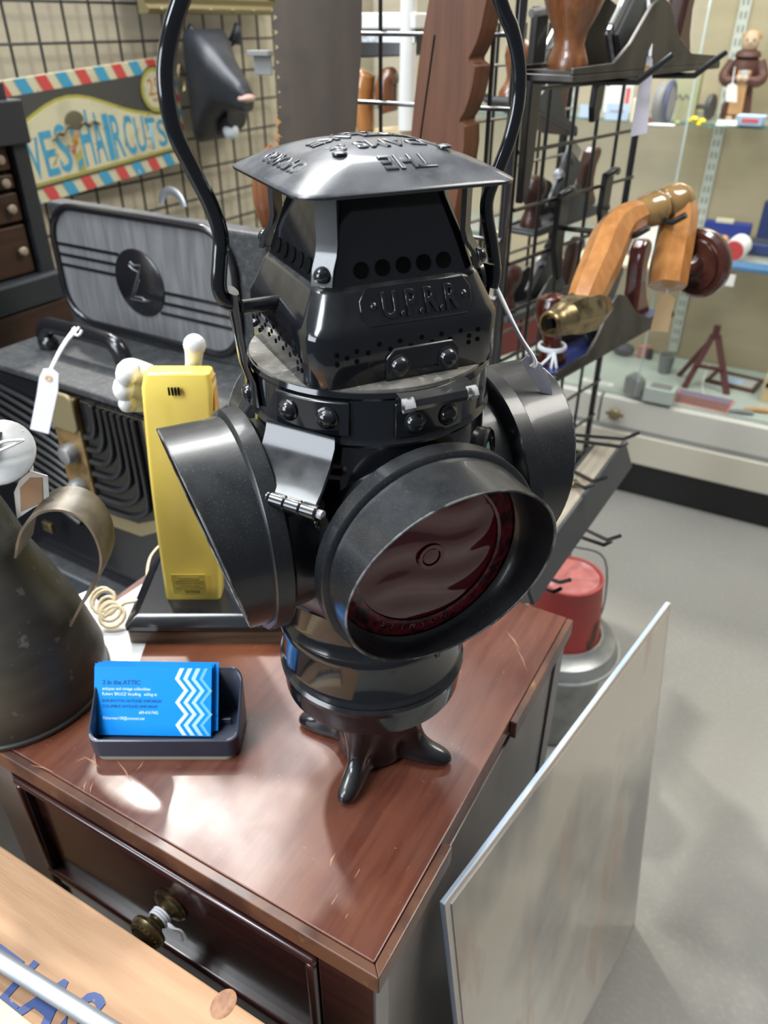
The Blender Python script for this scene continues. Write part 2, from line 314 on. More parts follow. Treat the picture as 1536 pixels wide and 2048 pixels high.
# ---------------------------------------------------------------- table with drawer
t = thing('drawer_table', 'dark red mahogany side table with one drawer, its worn top carrying the black lantern', 'table', (NEAR.x, NEAR.y, 0), TF.a)
TOPZ = .75; DEP = .437; WID = .475
bm = nb(); prism(bm, [(.008, .008), (DEP, .008), (DEP, WID), (.008, WID)], TOPZ - .022, TOPZ); obj('tabletop', bm, 'ttop', t, smooth=0, bevel=.0012)
bm = nb(); prism(bm, [(0, 0), (.0078, .0075), (.0078, WID), (0, WID)], TOPZ - .022, TOPZ - .0006); obj('front_edging', bm, 'tedge', t, smooth=0, bevel=.001)
bm = nb(); prism(bm, [(0, 0), (.0082, .0075), (.118, .0075), (.118, -.001)], TOPZ - .022, TOPZ - .0006); obj('side_edging', bm, 'tedge', t, smooth=0, bevel=.001, label='chipped length of worn edging at the near corner')
bm = nb(); prism(bm, [(.265, .0005), (.265, .0075), (DEP, .0075), (DEP, .0005)], TOPZ - .022, TOPZ - .0006); obj('side_edging', bm, 'tedge', t, smooth=0, bevel=.001)
bm = nb(); box(bm, (.225, .0145, .42), (.40, .014, .60)); obj('side_panel', bm, 'tside', t, smooth=0, bevel=.001)
bm = nb(); box(bm, (.225, .44, .42), (.40, .014, .60)); obj('side_panel', bm, 'tside', t, smooth=0, bevel=.001)
bm = nb(); box(bm, (.427, .23, .40), (.012, .42, .64)); obj('back_panel', bm, 'tbody', t, smooth=0)
for v, wv in ((.031, .05), (.4235, .045)):
    bm = nb(); box(bm, (.016, v, .364), (.022, wv, .728)); obj('corner_post', bm, 'tbody' if v < .1 else 'tside', t, smooth=0, bevel=.0015)
for d in (.42,):
    for v in (.02, .43):
        bm = nb(); box(bm, (d, v, .364), (.03, .03, .728)); obj('rear_post', bm, 'tside', t, smooth=0, bevel=.0015)
bm = nb(); box(bm, (.016, .2285, .722), (.02, .345, .012)); obj('top_rail', bm, 'tedge', t, smooth=0)
bm = nb(); box(bm, (.018, .2285, .55), (.018, .345, .022)); obj('lower_rail', bm, 'tbody', t, smooth=0)
bm = nb(); box(bm, (.018, .2285, .36), (.012, .345, .36)); obj('front_panel', bm, 'tbody', t, smooth=0)
bm = nb(); box(bm, (.017, .2285, .638), (.012, .343, .15)); dr = obj('drawer', bm, 'tbody', t, smooth=0, bevel=.001)
for nm, c, s in (('drawer_moulding', (.008, .2285, .708), (.013, .343, .009)), ('drawer_moulding', (.008, .2285, .568), (.013, .343, .009)), ('drawer_moulding', (.008, .0625, .638), (.013, .010, .131)), ('drawer_moulding', (.008, .3945, .638), (.013, .010, .131))):
    bm = nb(); box(bm, c, s); obj(nm, bm, 'tbody', dr, smooth=40, bevel=.0035, bseg=3)
# worn scratches in the varnish by the card holder
tp_ = [o_ for o_ in t.children if o_.name == 'tabletop'][0]
for sc_ in (((233, 1520), (264, 1568)), ((288, 1520), (270, 1543)), ((165, 1512), (200, 1536)), ((150, 1525), (178, 1515)), ((168, 1583), (175, 1560)), ((180, 1590), (188, 1562)), ((60, 1530), (110, 1545)), ((660, 1735), (672, 1705)), ((1030, 1290), (1055, 1345)), ((1012, 1262), (1040, 1300))):
    a_, b_ = (TF.loc(atz(x, y, TOPZ)) for x, y in sc_); d_ = (b_ - a_).normalized(); q_ = V(-d_.y, d_.x, 0); wd_ = random.uniform(.0005, .0012); bm = nb(); m1 = a_.lerp(b_, .5) + q_ * .0012
    prism(bm, [tuple(p_)[:2] for p_ in (a_, m1 - q_ * wd_, b_, m1 + q_ * wd_)], TOPZ, TOPZ + .0002); obj('scratch', bm, 'worn', tp_, smooth=0)
KV, KZ = .222, .640
mk = axisM((.011, KV, KZ), (-1, 0, 0))
bm = nb(); lathe(bm, [(.0, 0), (.0175, 0), (.0185, .0015), (.016, .003), (.0165, .0045), (.011, .006), (.008, .009), (.0075, .020), (.010, .023), (.0165, .026), (.0175, .029), (.0165, .032), (.0125, .036), (.0115, .0355), (.006, .037), (0, .0375)], 28, mk)
for k in range(20):
    a = 2 * math.pi * k / 20; ball(bm, (0, 0, 0), .0011, (1, 1, 1), mk @ Matrix.Translation((.0145 * math.cos(a), .0145 * math.sin(a), .0345)), 6, 4)
obj('drawer_knob', bm, 'brass', dr)
# string tied round the knob
ks = TF.w(.011, KV, KZ); kd = -TF.x
bm = nb()
for q in (.012, .0145, .017):
    m_ = axisM(ks + kd * q, kd); tube(bm, [m_ @ V(.0092 * math.cos(2 * math.pi * i / 16), .0092 * math.sin(2 * math.pi * i / 16), 0) for i in range(17)], .0011, 6)
e0 = ks + kd * .015 - TF.y * .009
tube(bm, [e0, e0 + V(.005, -.003, -.002), e0 + V(.010, -.005, -.008), e0 + V(.013, -.007, -.016)], .0014, 6, sm=4)
tube(bm, [e0, e0 + V(.004, -.004, -.001), e0 + V(.012, -.004, -.006), e0 + V(.016, -.006, -.014)], .0012, 6, sm=4)
tag(obj('knob_string', bm, 'string'), 'loop of white string tied round the brass drawer knob', 'string')
# ---------------------------------------------------------------- lantern
AX = V(-.010, .483, TOPZ); LA = R(-64.5)
L = thing('railroad_lantern', 'black railroad switch lantern with hooded lenses, bail handle and a red lens facing front', 'lantern', AX, LA)
LBF = Frame((AX.x, AX.y), 25.5)            # plane of the bail
def lyz(x, y): p = LBF.px(x, y); return V(0, p.x, p.z - TOPZ)
# cast foot
bm = nb(); rings = []
for z, core, arm, wd in ((0, .031, .073, .205), (.005, .032, .0750, .225), (.011, .032, .0735, .210), (.0155, .032, .069, .175), (.0185, .032, .060, .18), (.024, .0325, .048, .25), (.040, .034, .043, .40), (.065, .036, .044, .45), (.094, .044, .050, .50)):
    ring = []
    for i in range(112):
        a = 2 * math.pi * i / 112; k = (a - R(45)) % R(90); k = min(k, R(90) - k)     # angle from the nearest arm
        rr = core + (arm - core) * math.exp(-(k / wd) ** 3)
        ring.append(V(rr * math.cos(a), rr * math.sin(a), z))
    rings.append(ring)
loft(bm, rings)
o = obj('cast_foot', bm, 'japan', L, smooth=70); sb = o.modifiers.new('s', 'SUBSURF'); sb.levels = 1; sb.render_levels = 1
# oil fount
bm = nb(); lathe(bm, [(.0, .096), (.068, .095), (.0715, .093), (.0735, .094), (.0738, .097), (.0735, .112), (.0760, .114), (.0765, .118), (.0745, .121), (.0760, .124), (.0745, .127), (.0730, .130), (.0730, .160), (.0755, .162), (.0755, .166), (.0740, .169), (.0755, .172), (.0735, .176), (.0715, .182), (.0715, .215), (0, .215)], 56)
obj('oil_fount', bm, 'japan', L)
# body
bm = nb(); lathe(bm, [(.0, .198), (.066, .198), (.0700, .208), (.0765, .235), (.0795, .268), (.0800, .300), (.0790, .330), (.0765, .348), (0, .348)], 56); obj('lamp_body', bm, 'japan', L)
bm = nb(); lathe(bm, [(.05, .346), (.0785, .347), (.0800, .3495), (.0785, .352), (.0780, .354), (.0780, .377), (.0795, .379), (.0785, .382), (.060, .3845), (.05, .3845)], 64, cap0=False, cap1=False); obj('collar', bm, 'japan', L)
bm = nb(); lathe(bm, [(0, .382), (.0775, .382), (.0775, .3838), (0, .386)], 64); obj('top_plate', bm, 'dustplate', L)
# hoods and lenses
def hood_bm():
    bm = nb(); n = 56; rings = []
    def ring(x0, k, r, zo=0): return [V(x0 + k * math.sin(a), r * math.cos(a), .272 + zo + r * math.sin(a)) for a in (2 * math.pi * i / n for i in range(n))]
    rings = [ring(.055, 0, .066), ring(.082, 0, .0670), ring(.084, 0, .0745), ring(.0865, 0, .0772), ring(.0975, 0, .0772), ring(.0985, 0, .0762), ring(.0988, .0005, .0730), ring(.1040, .003, .0722), ring(.1225, .0165, .0722), ring(.1232, .0167, .0722), ring(.1225, .0165, .0706), ring(.103, .003, .0704), ring(.094, 0, .070), ring(.0895, 0, .066)]
    loft(bm, rings, cap0=False, cap1=False); return bm
def ringx(bm, prof, seg=48, cap=True):               # lathe about the lens axis (+x)
    return lathe(bm, [(r, x) for r, x in prof], seg, Matrix.Translation((0, 0, .272)) @ Matrix.Rotation(R(90), 4, 'Y'), cap, cap)
hd = None
lenslook = {0: 'lens', 1: 'lens', 2: 'lens', 3: 'lens'}
for k, lab in ((0, 'front hood around the red lens'), (-1, 'hood on the left seen from its side'), (1, 'hood on the right'), (2, 'hood at the rear')):
    h = obj('lens_hood', hood_bm(), 'hoodblk', L, rot=(0, 0, R(90) * k), smooth=40, label=lab)
    bm = nb(); tube(bm, [V(.1229 + .0167 * math.sin(a), .0716 * math.cos(a), .272 + .0716 * math.sin(a)) for a in (2 * math.pi * i / 64 for i in range(65))], .0008, 6); obj('hood_rim', bm, 'rimedge', h, smooth=60)
    bm = nb(); rings = []
    for rr in [.0005] + [.0515 * j / 22 for j in range(1, 23)]:
        rg = []
        for i in range(64):
            a = 2 * math.pi * i / 64; y_, z_ = rr * math.cos(a), rr * math.sin(a)
            rg.append(V(.0918 - .9 * rr * rr * .6 + .00075 * math.sin(z_ * 230 + 1.2 * math.sin(y_ * 70)) * (1 - (rr / .0515) ** 6), y_, .272 + z_))
        rings.append(rg)
    rings.append([V(.082, p.y, p.z) for p in rings[-1]]); loft(bm, rings, cap1=False); obj('lens', bm, 'lens', h, smooth=80)
    bm = nb(); ringx(bm, [(.0512, .0915), (.053, .0925), (.061, .0905), (.066, .0885), (.066, .080), (.0512, .080)], 48, False); obj('lens_rim', bm, 'lensring', h)
    bm = nb(); ringx(bm, [(.0062, .092), (.0066, .0940), (.0092, .0940), (.0096, .092)], 48, False); ringx(bm, [(0, .092), (.0055, .0933), (0, .0936)], 24); obj('lens_boss', bm, 'lens', h)
    if k == 0:
        for j, (z, wv) in enumerate(()):   # moulded prism steps
            bm = nb(); pts = [(-wv, z - .0022), (-wv * .5, z - .0012), (0, z - .002), (wv * .5, z - .0005), (wv, z - .0015), (wv, z + .0022), (wv * .5, z + .003), (0, z + .0015), (-wv * .5, z + .0025), (-wv, z + .0012)]
            loft(bm, [[V(x, p[0] * .98, .272 + p[1]) for p in pts] for x in (.0905, .0935 - abs(z) * .04)]); obj('prism_step', bm, 'lens', h, smooth=50, bevel=.0006)
        mt = Matrix(((0, 0, 1, .0918), (1, 0, 0, 0), (0, 1, 0, .272), (0, 0, 0, 1)))
        txtobj('lens_mark', 'TOP', .0085, 'white', h, mt @ Matrix.Translation((.006, .0505, .0012)), align='CENTER', ext=.0003)
        bm = nb()
        word = 'STIMSONITE'; meshes = []
        for i, ch in enumerate(word):
            a = R(-90 + (i - 4.5) * 8.2); me = txt(ch, .0065, .0004, 'CENTER')
            me.transform(mt @ Matrix.Translation((.0575 * math.cos(a), .0575 * math.sin(a), 0)) @ Matrix.Rotation(a + R(90), 4, 'Z')); bm.from_mesh(me); bpy.data.meshes.remove(me)
        obj('lens_mark', bm, 'lensring', h, smooth=0)
    bm = nb(); box(bm, (.088, 0, .192), (.014, .020, .006)); box(bm, (.094, .008, .189), (.004, .004, .012)); obj('hood_clip', bm, 'japan', h, smooth=0, bevel=.001)
# hinge plate at the near corner (between left hood and front hood)
def rivet(parent, p, d, r=.0062, m='japan', name='rivet'):
    bm = nb(); lathe(bm, [(0, 0), (r * 1.12, 0), (r * 1.12, r * .12), (r * .95, r * .2), (r * .85, r * .5), (r * .55, r * .75), (0, r * .85)], 18, axisM(p, d)); return obj(name, bm, m, parent)
def cyl_plate(name, a0, a1, z0, z1, r, th, m='japan', n=10):
    bm = nb(); rings = []
    pts = [(a0 + (a1 - a0) * i / n) for i in range(n + 1)]
    for rr in (r, r + th):
        rings.append([V(rr * math.cos(a), rr * math.sin(a), z0) for a in pts] + [V(rr * math.cos(a), rr * math.sin(a), z1) for a in pts[::-1]])
    vr = [[bm.verts.new(p) for p in q] for q in rings]; k = len(vr[0])
    for i in range(k): bm.faces.new((vr[0][i], vr[0][(i + 1) % k], vr[1][(i + 1) % k], vr[1][i]))
    for q in vr:
        for i in range(n): bm.faces.new((q[i], q[i + 1], q[k - 2 - i], q[k - 1 - i]))
    return obj(name, bm, m, L, smooth=30, bevel=.0012)
HC = R(-52)
hp = cyl_plate('hinge_plate', HC - .30, HC + .34, .3545, .3765, .0781, .0022)
for da in (-.16, .17): a = HC + da; rivet(hp, (.0803 * math.cos(a), .0803 * math.sin(a), .366), (math.cos(a), math.sin(a), 0))
dv, tv = V(math.cos(HC - .05), math.sin(HC - .05), 0), V(-math.sin(HC - .05), math.cos(HC - .05), 0)
def wedge(rows, th): # rows of (r, z, halfwidth)
    bm = nb(); rings = []
    for r_, z_, hw in rows: rings.append([dv * r_ - tv * hw + V(0, 0, z_), dv * r_ + tv * hw + V(0, 0, z_), dv * (r_ - th) + tv * hw + V(0, 0, z_ - th), dv * (r_ - th) - tv * hw + V(0, 0, z_ - th)])
    return loft(bm, rings)
ar = obj('hinge_arm', wedge([(.0815, .3565, .0245), (.0830, .350, .0250), (.0890, .340, .0250), (.0985, .329, .0250), (.1060, .323, .0250)], .002), 'japan', L, smooth=60)
for j in range(5):
    a0 = -.0275 + j * .0111; bm = nb()
    lathe(bm, [(0, 0), (.0042, 0), (.0048, .0008), (.0048, .0100), (.0042, .0108), (0, .0108)], 18, axisM(dv * .1075 + tv * a0 + V(0, 0, .3195), tv)); obj('hinge_knuckle', bm, 'japan', ar)
bm = nb(); lathe(bm, [(0, -.003), (.0028, -.003), (.0028, .060), (0, .060)], 12, axisM(dv * .1075 - tv * .0285 + V(0, 0, .3195), tv)); obj('hinge_pin', bm, 'chip', ar)
dp = obj('door_plate', wedge([(.0975, .316, .024), (.0905, .300, .0245), (.0870, .285, .0245), (.0855, .245, .0245), (.0830, .215, .023)], .0025), 'japan', L, smooth=60)
for s_, z_ in ((-.012, .2985), (.014, .2985)): rivet(dp, dv * .0900 + tv * s_ + V(0, 0, z_), (dv + V(0, 0, .3)), .0032)
# front latch on the +x face
bm = nb(); slab_pts = [(-.024, .3765), (-.024, .398), (-.019, .403), (.019, .403), (.024, .398), (.024, .3765)]
loft(bm, [[V(x, p[0] + .006, p[1]) for p in slab_pts] for x in (.0615, .0650)]); lt = obj('latch_plate', bm, 'japan', L, smooth=20, bevel=.001)
for y_ in (-.010, .022): rivet(lt, (.0648, y_, .3925), (1, 0, 0), .0062)
bm = nb(); loft(bm, [[V(x, y_, z) for x, z in ((.064, .3765), (.064, .3805), (.075, .3820), (.0865, .3800), (.0885, .3765), (.0868, .3735), (.0845, .3755), (.075, .3775))] for y_ in (-.018, .030)]); obj('latch_lip', bm, 'japan', lt, smooth=40)
for y_, l_ in ((-.0185, .0075), (.0235, .0070)):
    bm = nb(); loft(bm, [[V(x, y_ + k, z) for x, z in ((.0845, .3812), (.0868, .3802), (.0890, .3765), (.0872, .3733), (.0855, .3745))] for k in (0, l_)]); obj('bare_spot', bm, 'chip', lt, smooth=40, label='patch of bare metal where the black paint is chipped')
lp2 = cyl_plate('latch_base', -.24, .36, .3525, .3755, .0781, .0022)
for a in (-.09, .20): rivet(lp2, (.0803 * math.cos(a), .0803 * math.sin(a), .3625), (math.cos(a), math.sin(a), 0))
# peep hole by the right hood
pa = R(45); pd = V(math.cos(pa), math.sin(pa), .1)
bm = nb(); lathe(bm, [(0, -.006), (.0165, -.006), (.0165, .003), (.0150, .0045), (.0120, .0040), (.0110, .002), (.0105, .0035), (.0085, .0035), (.0080, .001), (0, .001)], 28, axisM(V(.0815 * math.cos(pa), .0815 * math.sin(pa), .318), pd)); ph = obj('peep_hole', bm, 'japan', L)
bm = nb(); ball(bm, (0, 0, 0), .008, (1, 1, .35), axisM(V(.0825 * math.cos(pa), .0825 * math.sin(pa), .318), pd)); obj('peep_glass', bm, 'glassedge', ph)
# square housing, chimney, cap
bm = nb(); loft(bm, [rsq(.0625, .018, .3835, 6), rsq(.0632, .018, .3845, 6), rsq(.0632, .018, .4115, 6), rsq(.0626, .018, .4145, 6), rsq(.0605, .018, .4185, 6), rsq(.0535, .016, .4345, 6), rsq(.0510, .014, .4375, 6)]); hs = obj('square_housing', bm, 'japan', L, smooth=50)
bm = nb(); loft(bm, [rsq(.0505, .012, .4365, 6), rsq(.0500, .012, .4390, 6), rsq(.0465, .012, .4510, 6), rsq(.0340, .012, .4905, 6)]); ch = obj('chimney', bm, 'japan', L, smooth=50)
sl = (V(.0465, 0, .451) - V(.0500, 0, .439)); nrm = V(sl.z, 0, -sl.x).normalized()
bm = nb(); lathe(bm, [(0, 0), (.0040, 0), (.0046, -.0002), (.0046, .0005), (.0040, .0006), (.0038, .0004), (0, .0004)], 20); hole0 = None
for k in range(4):
    for j in range(5):
        y_ = -.026 + j * .0130; p = V(.0486, y_, .4450); rot = Matrix.Rotation(R(90) * k, 4, 'Z'); q = rot @ p; nn = rot @ nrm
        if hole0 is None: hole0 = obj('vent_hole', bm, 'void', ch, loc=q, rot=nn.to_track_quat('Z', 'Y').to_euler())
        else: inst('vent_hole', hole0, ch, q, nn.to_track_quat('Z', 'Y').to_euler())
for k in range(4):                         # small drilled holes round the housing
    bm = nb(); rot = Matrix.Rotation(R(90) * k, 4, 'Z')
    pts = [(-.048, 0.4045), (-.048, 0.3990), (-.042, 0.4020), (-.036, 0.4050), (-.036, 0.3990), (-.029, 0.4030), (-.022, 0.4070), (-.015, 0.4030), (-.009, 0.4070), (-.002, 0.4030), (.005, 0.4070), (.012, 0.4030), (.018, 0.4070), (.024, 0.4030), (.031, 0.4070), (.037, 0.4030), (.043, 0.4060), (.043, 0.4000), (.037, 0.3990)]
    if k == 3: pts += [(y_ + .003, z_ - .008) for y_, z_ in pts]
    for y_, z_ in pts: lathe(bm, [(0, -.0002), (.0015, -.0002), (.0015, .0003), (0, .0003)], 10, rot @ Matrix.Translation((.0632, y_, z_)) @ Matrix.Rotation(R(90), 4, 'Y'))
    o = obj('drilled_holes', bm, 'void', hs); o['kind'] = 'stuff'
# name plate on the slope of the housing
sp0, sp1 = V(.0604, 0, .4185), V(.0534, 0, .4345); sd = (sp1 - sp0).normalized(); sn = V(sd.z, 0, -sd.x)
pm = Matrix(((0, sd.x, sn.x, 0), (1, sd.y, sn.y, 0), (0, sd.z, sn.z, 0), (0, 0, 0, 1))); pm.translation = (sp0 + sp1) / 2 + V(0, .006, 0) - sn * .0002
bm = nb(); oc = [(-.037, -.004), (-.032, -.0108), (.030, -.0108), (.034, -.004), (.034, .004), (.030, .0108), (-.032, .0108), (-.037, .004)]; prism(bm, oc, -.001, .0014, pm); pl = obj('name_plate', bm, 'japan', L, smooth=20, bevel=.0006)
txtobj('embossed_letters', 'U.P.R.R', .0200, 'japan', pl, pm @ Matrix.Translation((-.0245, -.0070, .0018)), ext=.0006, spacing=1.12, sx=.70, bev=.0005)
for x_ in (-.0290, .0290): rivet(pl, pm @ V(x_, 0, .0012), sn, .0020)
# straps that carry the cap
for k in range(4):
    a = R(45 + 90 * k); d = V(math.cos(a), math.sin(a), 0); q = V(-d.y, d.x, 0); bm = nb(); rings = []
    for r_, z_ in ((.0715, .4395), (.0690, .4480), (.0640, .4540), (.0620, .4600), (.0620, .4900)):
        rings.append([d * r_ - q * .0062 + V(0, 0, z_), d * r_ + q * .0062 + V(0, 0, z_), d * (r_ - .003) + q * .0062 + V(0, 0, z_), d * (r_ - .003) - q * .0062 + V(0, 0, z_)])
    loft(bm, rings); st = obj('cap_strap', bm, 'hoodblk', L, smooth=40); rivet(st, d * .0705 + V(0, 0, .4455), d + V(0, 0, .6), .0042)
CZ, CH, RISE = .4870, .0655, .0185
def dome(s): return CZ + RISE * (1 - s ** 2.3) + (.0 if s < .97 else 0)
bm = nb(); rings = [rsq(CH * .93, .014, CZ - .0010, 6), rsq(CH * .995, .016, CZ - .0012, 6), rsq(CH, .016, CZ - .0002, 6), rsq(CH * .995, .016, CZ + .0006, 6)]
for s in (.97, .9, .8, .7, .6, .5, .4, .3, .2, .1, .02): rings.append(rsq(CH * s, .016 * s + CH * s * .35 * (1 - s), dome(s) + .0004, 6))
loft(bm, rings); cp = obj('cap', bm, 'capblk', L, smooth=60)
def oncap(me, mx, up=.0009):
    me.transform(mx)
    for v in me.vertices:
        s = (abs(v.co.x / CH) ** 4 + abs(v.co.y / CH) ** 4) ** .25; v.co.z = v.co.z * 1.1 + dome(min(s, .98)) + up * .6
    return me
bm = nb()
def capword(body, x, y, deg, size):
    me = oncap(txt(body, size * 1.06, .0001, 'CENTER', bold=-.0001, bev=.0007), Matrix.Translation((x, y, 0)) @ Matrix.Rotation(R(deg), 4, 'Z')); bm.from_mesh(me); bpy.data.meshes.remove(me)
capword('THE', .040, .003, -90, .0155)
capword('ADAMS &', .017, .002, -90, .0150); capword('WESTLAKE', -.006, .002, -90, .0140); capword('CO.', -.030, .002, -90, .0140)
capword('CHICAGO', .002, -.047, 180, .0115); capword('U.S.A.', .002, .040, 0, .0115)
obj('raised_lettering', bm, 'capblk', cp, smooth=30)
for y_ in (-.030, .033): 
    s = .55; bm = nb(); lathe(bm, [(0, 0), (.0042, 0), (.0040, .0010), (.0020, .0017), (0, .0018)], 18, Matrix.Translation((.032, y_, dome(.52) + .0003))); obj('cap_rivet', bm, 'capblk', cp)
# bail and its ears
lb = [lyz(*p) for p in ((466, 607), (449, 600), (438, 572), (440, 520), (441, 470), (422, 412), (385, 338), (352, 270), (336, 205), (331, 140), (341, 70), (362, 0))]
rb = [lyz(*p) for p in ((1000, 0), (1024, 60), (1038, 130), (1036, 205), (1020, 275), (998, 335), (976, 392), (974, 432), (984, 490), (990, 545), (984, 575))]
mid = [V(0, lb[-1].y + .03, lb[-1].z + .055), V(0, (lb[-1].y + rb[0].y) / 2, lb[-1].z + .085), V(0, rb[0].y - .03, rb[0].z + .055)]
bm = nb(); tube(bm, lb + mid + rb, .0046, 10, sm=5, flat=(1, .8)); bl = obj('bail_handle', bm, 'japan', L, smooth=60)
for side, pin, ear in ((-1, (498, 612), ((470, 595), (482, 660), (487, 720), (502, 778))), (1, (958, 556), ((968, 545), (975, 590), (978, 660), (982, 720)))):
    ps = [lyz(*p) for p in ear]; bm = nb(); pz = lyz(*pin).z
    tube(bm, [V(0, side * .058, pz), V(0, ps[0].y - side * .004, pz)], .0042, 12); obj('pivot_pin', bm, 'japan', L)
    E = [V(-.003, side * .0865, pz + .010), V(-.003, side * .0850, pz - .015), V(-.003, side * .0835, pz - .035), V(-.003, side * .0800, .372), V(-.003, side * .0800, .357)]
    bm = nb(); tube(bm, E, [.0125, .0100, .0090, .0105, .0135], 10, flat=(.9, .22) if 0 else (.25, 1)); ee = obj('ear_strap', bm, 'japan', L, smooth=50)
    rivet(ee, (-.003, side * .0815, .363), (0, side, 0), .0060); rivet(ee, (-.003, side * .0858, pz), (0, side, 0), .0045)
    if side == 1:
        bm = nb(); lathe(bm, [(0, 0), (.0145, 0), (.0145, .003), (.013, .004), (0, .004)], 28, axisM((0, .0755, pz), (0, 1, 0))); obj('pivot_washer', bm, 'japan', L)
# ---------------------------------------------------------------- card holder and cards
X0, X1, YF = -.2625, -.1320, .464
h = thing('card_holder', 'navy plastic business card holder with curved raised back', 'card holder', (-.197, .492, TOPZ))
def HL(x, y, z): return V(x, y, z)
bm = nb(); wv, dp_ = .0665, .028; n = 6
base = rsq(wv, .010, 0, n, dp_)
def hring(z, grow, inset=0, back=0):
    out = []
    for p in rsq(wv - inset + grow, .010, 0, n, dp_ - inset):
        t_ = (p.y + dp_) / (2 * dp_); t_ = max(0, min(1, t_)); e_ = max(0, 1 - (abs(p.x) / wv) ** 6) if 0 else 1
        out.append(V(p.x, p.y, z + back * (t_ ** 1.5)))
    return out
loft(bm, [hring(.004, 0), hring(.020, .0005, 0, .006), hring(.0235, .001, 0, .036), hring(.0243, .001, .0012, .0365), hring(.0235, .001, .0025, .036), hring(.018, .0005, .0030, .006), hring(.009, 0, .0035)]); obj('tray', bm, 'holder', h, smooth=50)
bm = nb(); loft(bm, [hring(0, -.003), hring(.0045, 0, .0005)]); obj('base_pad', bm, 'holderbase', h, smooth=40)
for x_ in (.045, -.050):
    bm = nb(); box(bm, (x_, .006, .0125), (.020, .003, .007)); obj('divider', bm, 'holder', h, smooth=0, bevel=.0006)
# cards: lean back by 34 degrees
CW, CHT = .1075, .0625
lean = R(-33)
for i in range(5):
    xo = (-.2115, -.2108, -.2120, -.2100, -.2062)[i]; yo = .4815 + i * .0017; zz = TOPZ + .0115
    cm = nb(); box(cm, (0, 0, CHT / 2), (CW, .0009, CHT))
    lab = ('blue business card with white zigzag and printed lines, front of the stack', 'blue business card second in the stack, right behind the printed front card', 'blue business card in the middle of the stack, its top edge hardly showing', 'blue business card second from the back of the stack', 'rearmost blue business card, sticking out to the right of the stack')[i]
    cd = tag(obj('business_card', cm, 'card', loc=(xo, yo, zz), rot=(lean, 0, R(-1.2)), smooth=0), lab, 'card', 'business cards in the holder')
    if i == 0:
        def prt(body, x, z, size, m, **k): txtobj('card_print', body, size, m, cd, Matrix.Translation((x, -.0006, z)) @ UPR, ext=.0001, **k)
        L0 = -CW / 2 + .0075
        prt('2 in the ATTIC', L0, .0462, .0056, 'cardtxt_d', bold=.00008)
        prt('antiques and vintage collectibles', L0, .0410, .0038, 'cardtxt_w', bold=.00005, sx=.9)
        prt("Robert 'BRUCE' Stradling   selling at", L0, .0362, .0038, 'cardtxt_w', bold=.00005, sx=.9)
        prt('BURLINGTON ANTIQUES EMPORIUM', L0, .0300, .0038, 'cardtxt_d', sx=.86)
        prt('COLUMBUS ANTIQUES EMPORIUM', L0, .0250, .0038, 'cardtxt_d', sx=.86)
        prt('609-410-7452', L0 + .034, .0196, .0037, 'cardtxt_w', bold=.00005, sx=.85)
        prt('Fisherman108@comcast.net', L0 + .001, .0142, .0037, 'cardtxt_w', bold=.00005, sx=.9)
        for q, mm in enumerate(('zz1', 'zz2', 'zz3', 'zz4')):
            x_ = CW / 2 - .0335 + q * .0075; bm = nb(); zs = [CHT - .0008, .0520, .0415, .0305, .0200, .0100, .0008]; xs = [.0045, 0, .0085, .0005, .0090, .0010, .0075]
            wz = .0040 if q < 3 else .0032
            for a in range(6): slab(bm, [(x_ + xs[a], zs[a]), (x_ + xs[a] + wz, zs[a]), (x_ + xs[a + 1] + wz, zs[a + 1]), (x_ + xs[a + 1], zs[a + 1])], -.0007, -.0005)
            obj('zigzag_stripe', bm, mm, cd, smooth=0)
# ---------------------------------------------------------------- telephone
PX0, PY0 = -.272, .617
ph = thing('telephone', 'yellow novelty telephone standing upright in a white gloved hand on a black base', 'telephone', (-.15, .70, TOPZ))
bm = nb(); loft(bm, [rsq(.122, .004, 0, 3, .083), rsq(.122, .004, .016, 3, .083)]); obj('base', bm, 'phwood', ph, smooth=30, label='woodgrain plinth of the telephone')
bm = nb(); loft(bm, [rsq(.1215, .004, .016, 3, .0825), rsq(.1235, .004, .019, 3, .0845), rsq(.1235, .005, .024, 3, .0845), rsq(.116, .004, .031, 3, .077), rsq(.112, .003, .033, 3, .073), rsq(.111, .003, .0305, 3, .072)]); obj('base_cover', bm, 'phblack', ph, smooth=30)
# handset: a slightly bowed slab
hb = aty(393, 1207, .665); ht = aty(357, 738, .668)
bm = nb(); rings = []; n = 18
for i in range(n + 1):
    t_ = i / n; p = hb.lerp(ht, t_) - V(-.15, .70, TOPZ); bow = math.sin(math.pi * t_); wd = .0295 + .0035 * t_ + .002 * bow; p = p + V(-.004 * bow, .010 * bow, 0); th = .013
    e_ = .0 if 0 < i < n else .003
    rings.append([V(p.x + q.x, p.y + q.y, p.z) for q in rsq(wd - e_, .005, 0, 3, th - e_)])
loft(bm, rings); hs_ = obj('handset', bm, 'yellow', ph, smooth=50, bevel=.002)
o0 = V(-.15, .70, TOPZ)
for k in range(4):
    bm = nb(); p = aty(338 + k * 6.5, 783, .654) - o0; box(bm, (p.x, p.y, p.z), (.0014, .002, .0075)); obj('speaker_slot', bm, 'void', hs_, smooth=0)
bm = nb(); p = aty(378, 1170, .650) - o0; box(bm, (p.x, p.y + .0015, p.z), (.036, .0006, .026)); lb_ = obj('instruction_label', bm, plain('label_yellow', (.70, .55, .10)), hs_, smooth=0)
for q, (ww, zz) in enumerate(((.022, .009), (.030, .0055), (.030, .0025), (.020, -.001), (.030, -.004))):
    bm = nb(); box(bm, (p.x, p.y + .0008, p.z + zz), (ww, .0006, .0009)); obj('print_line', bm, plain('label_ink%d' % q, (.35, .27, .05)), lb_, smooth=0)
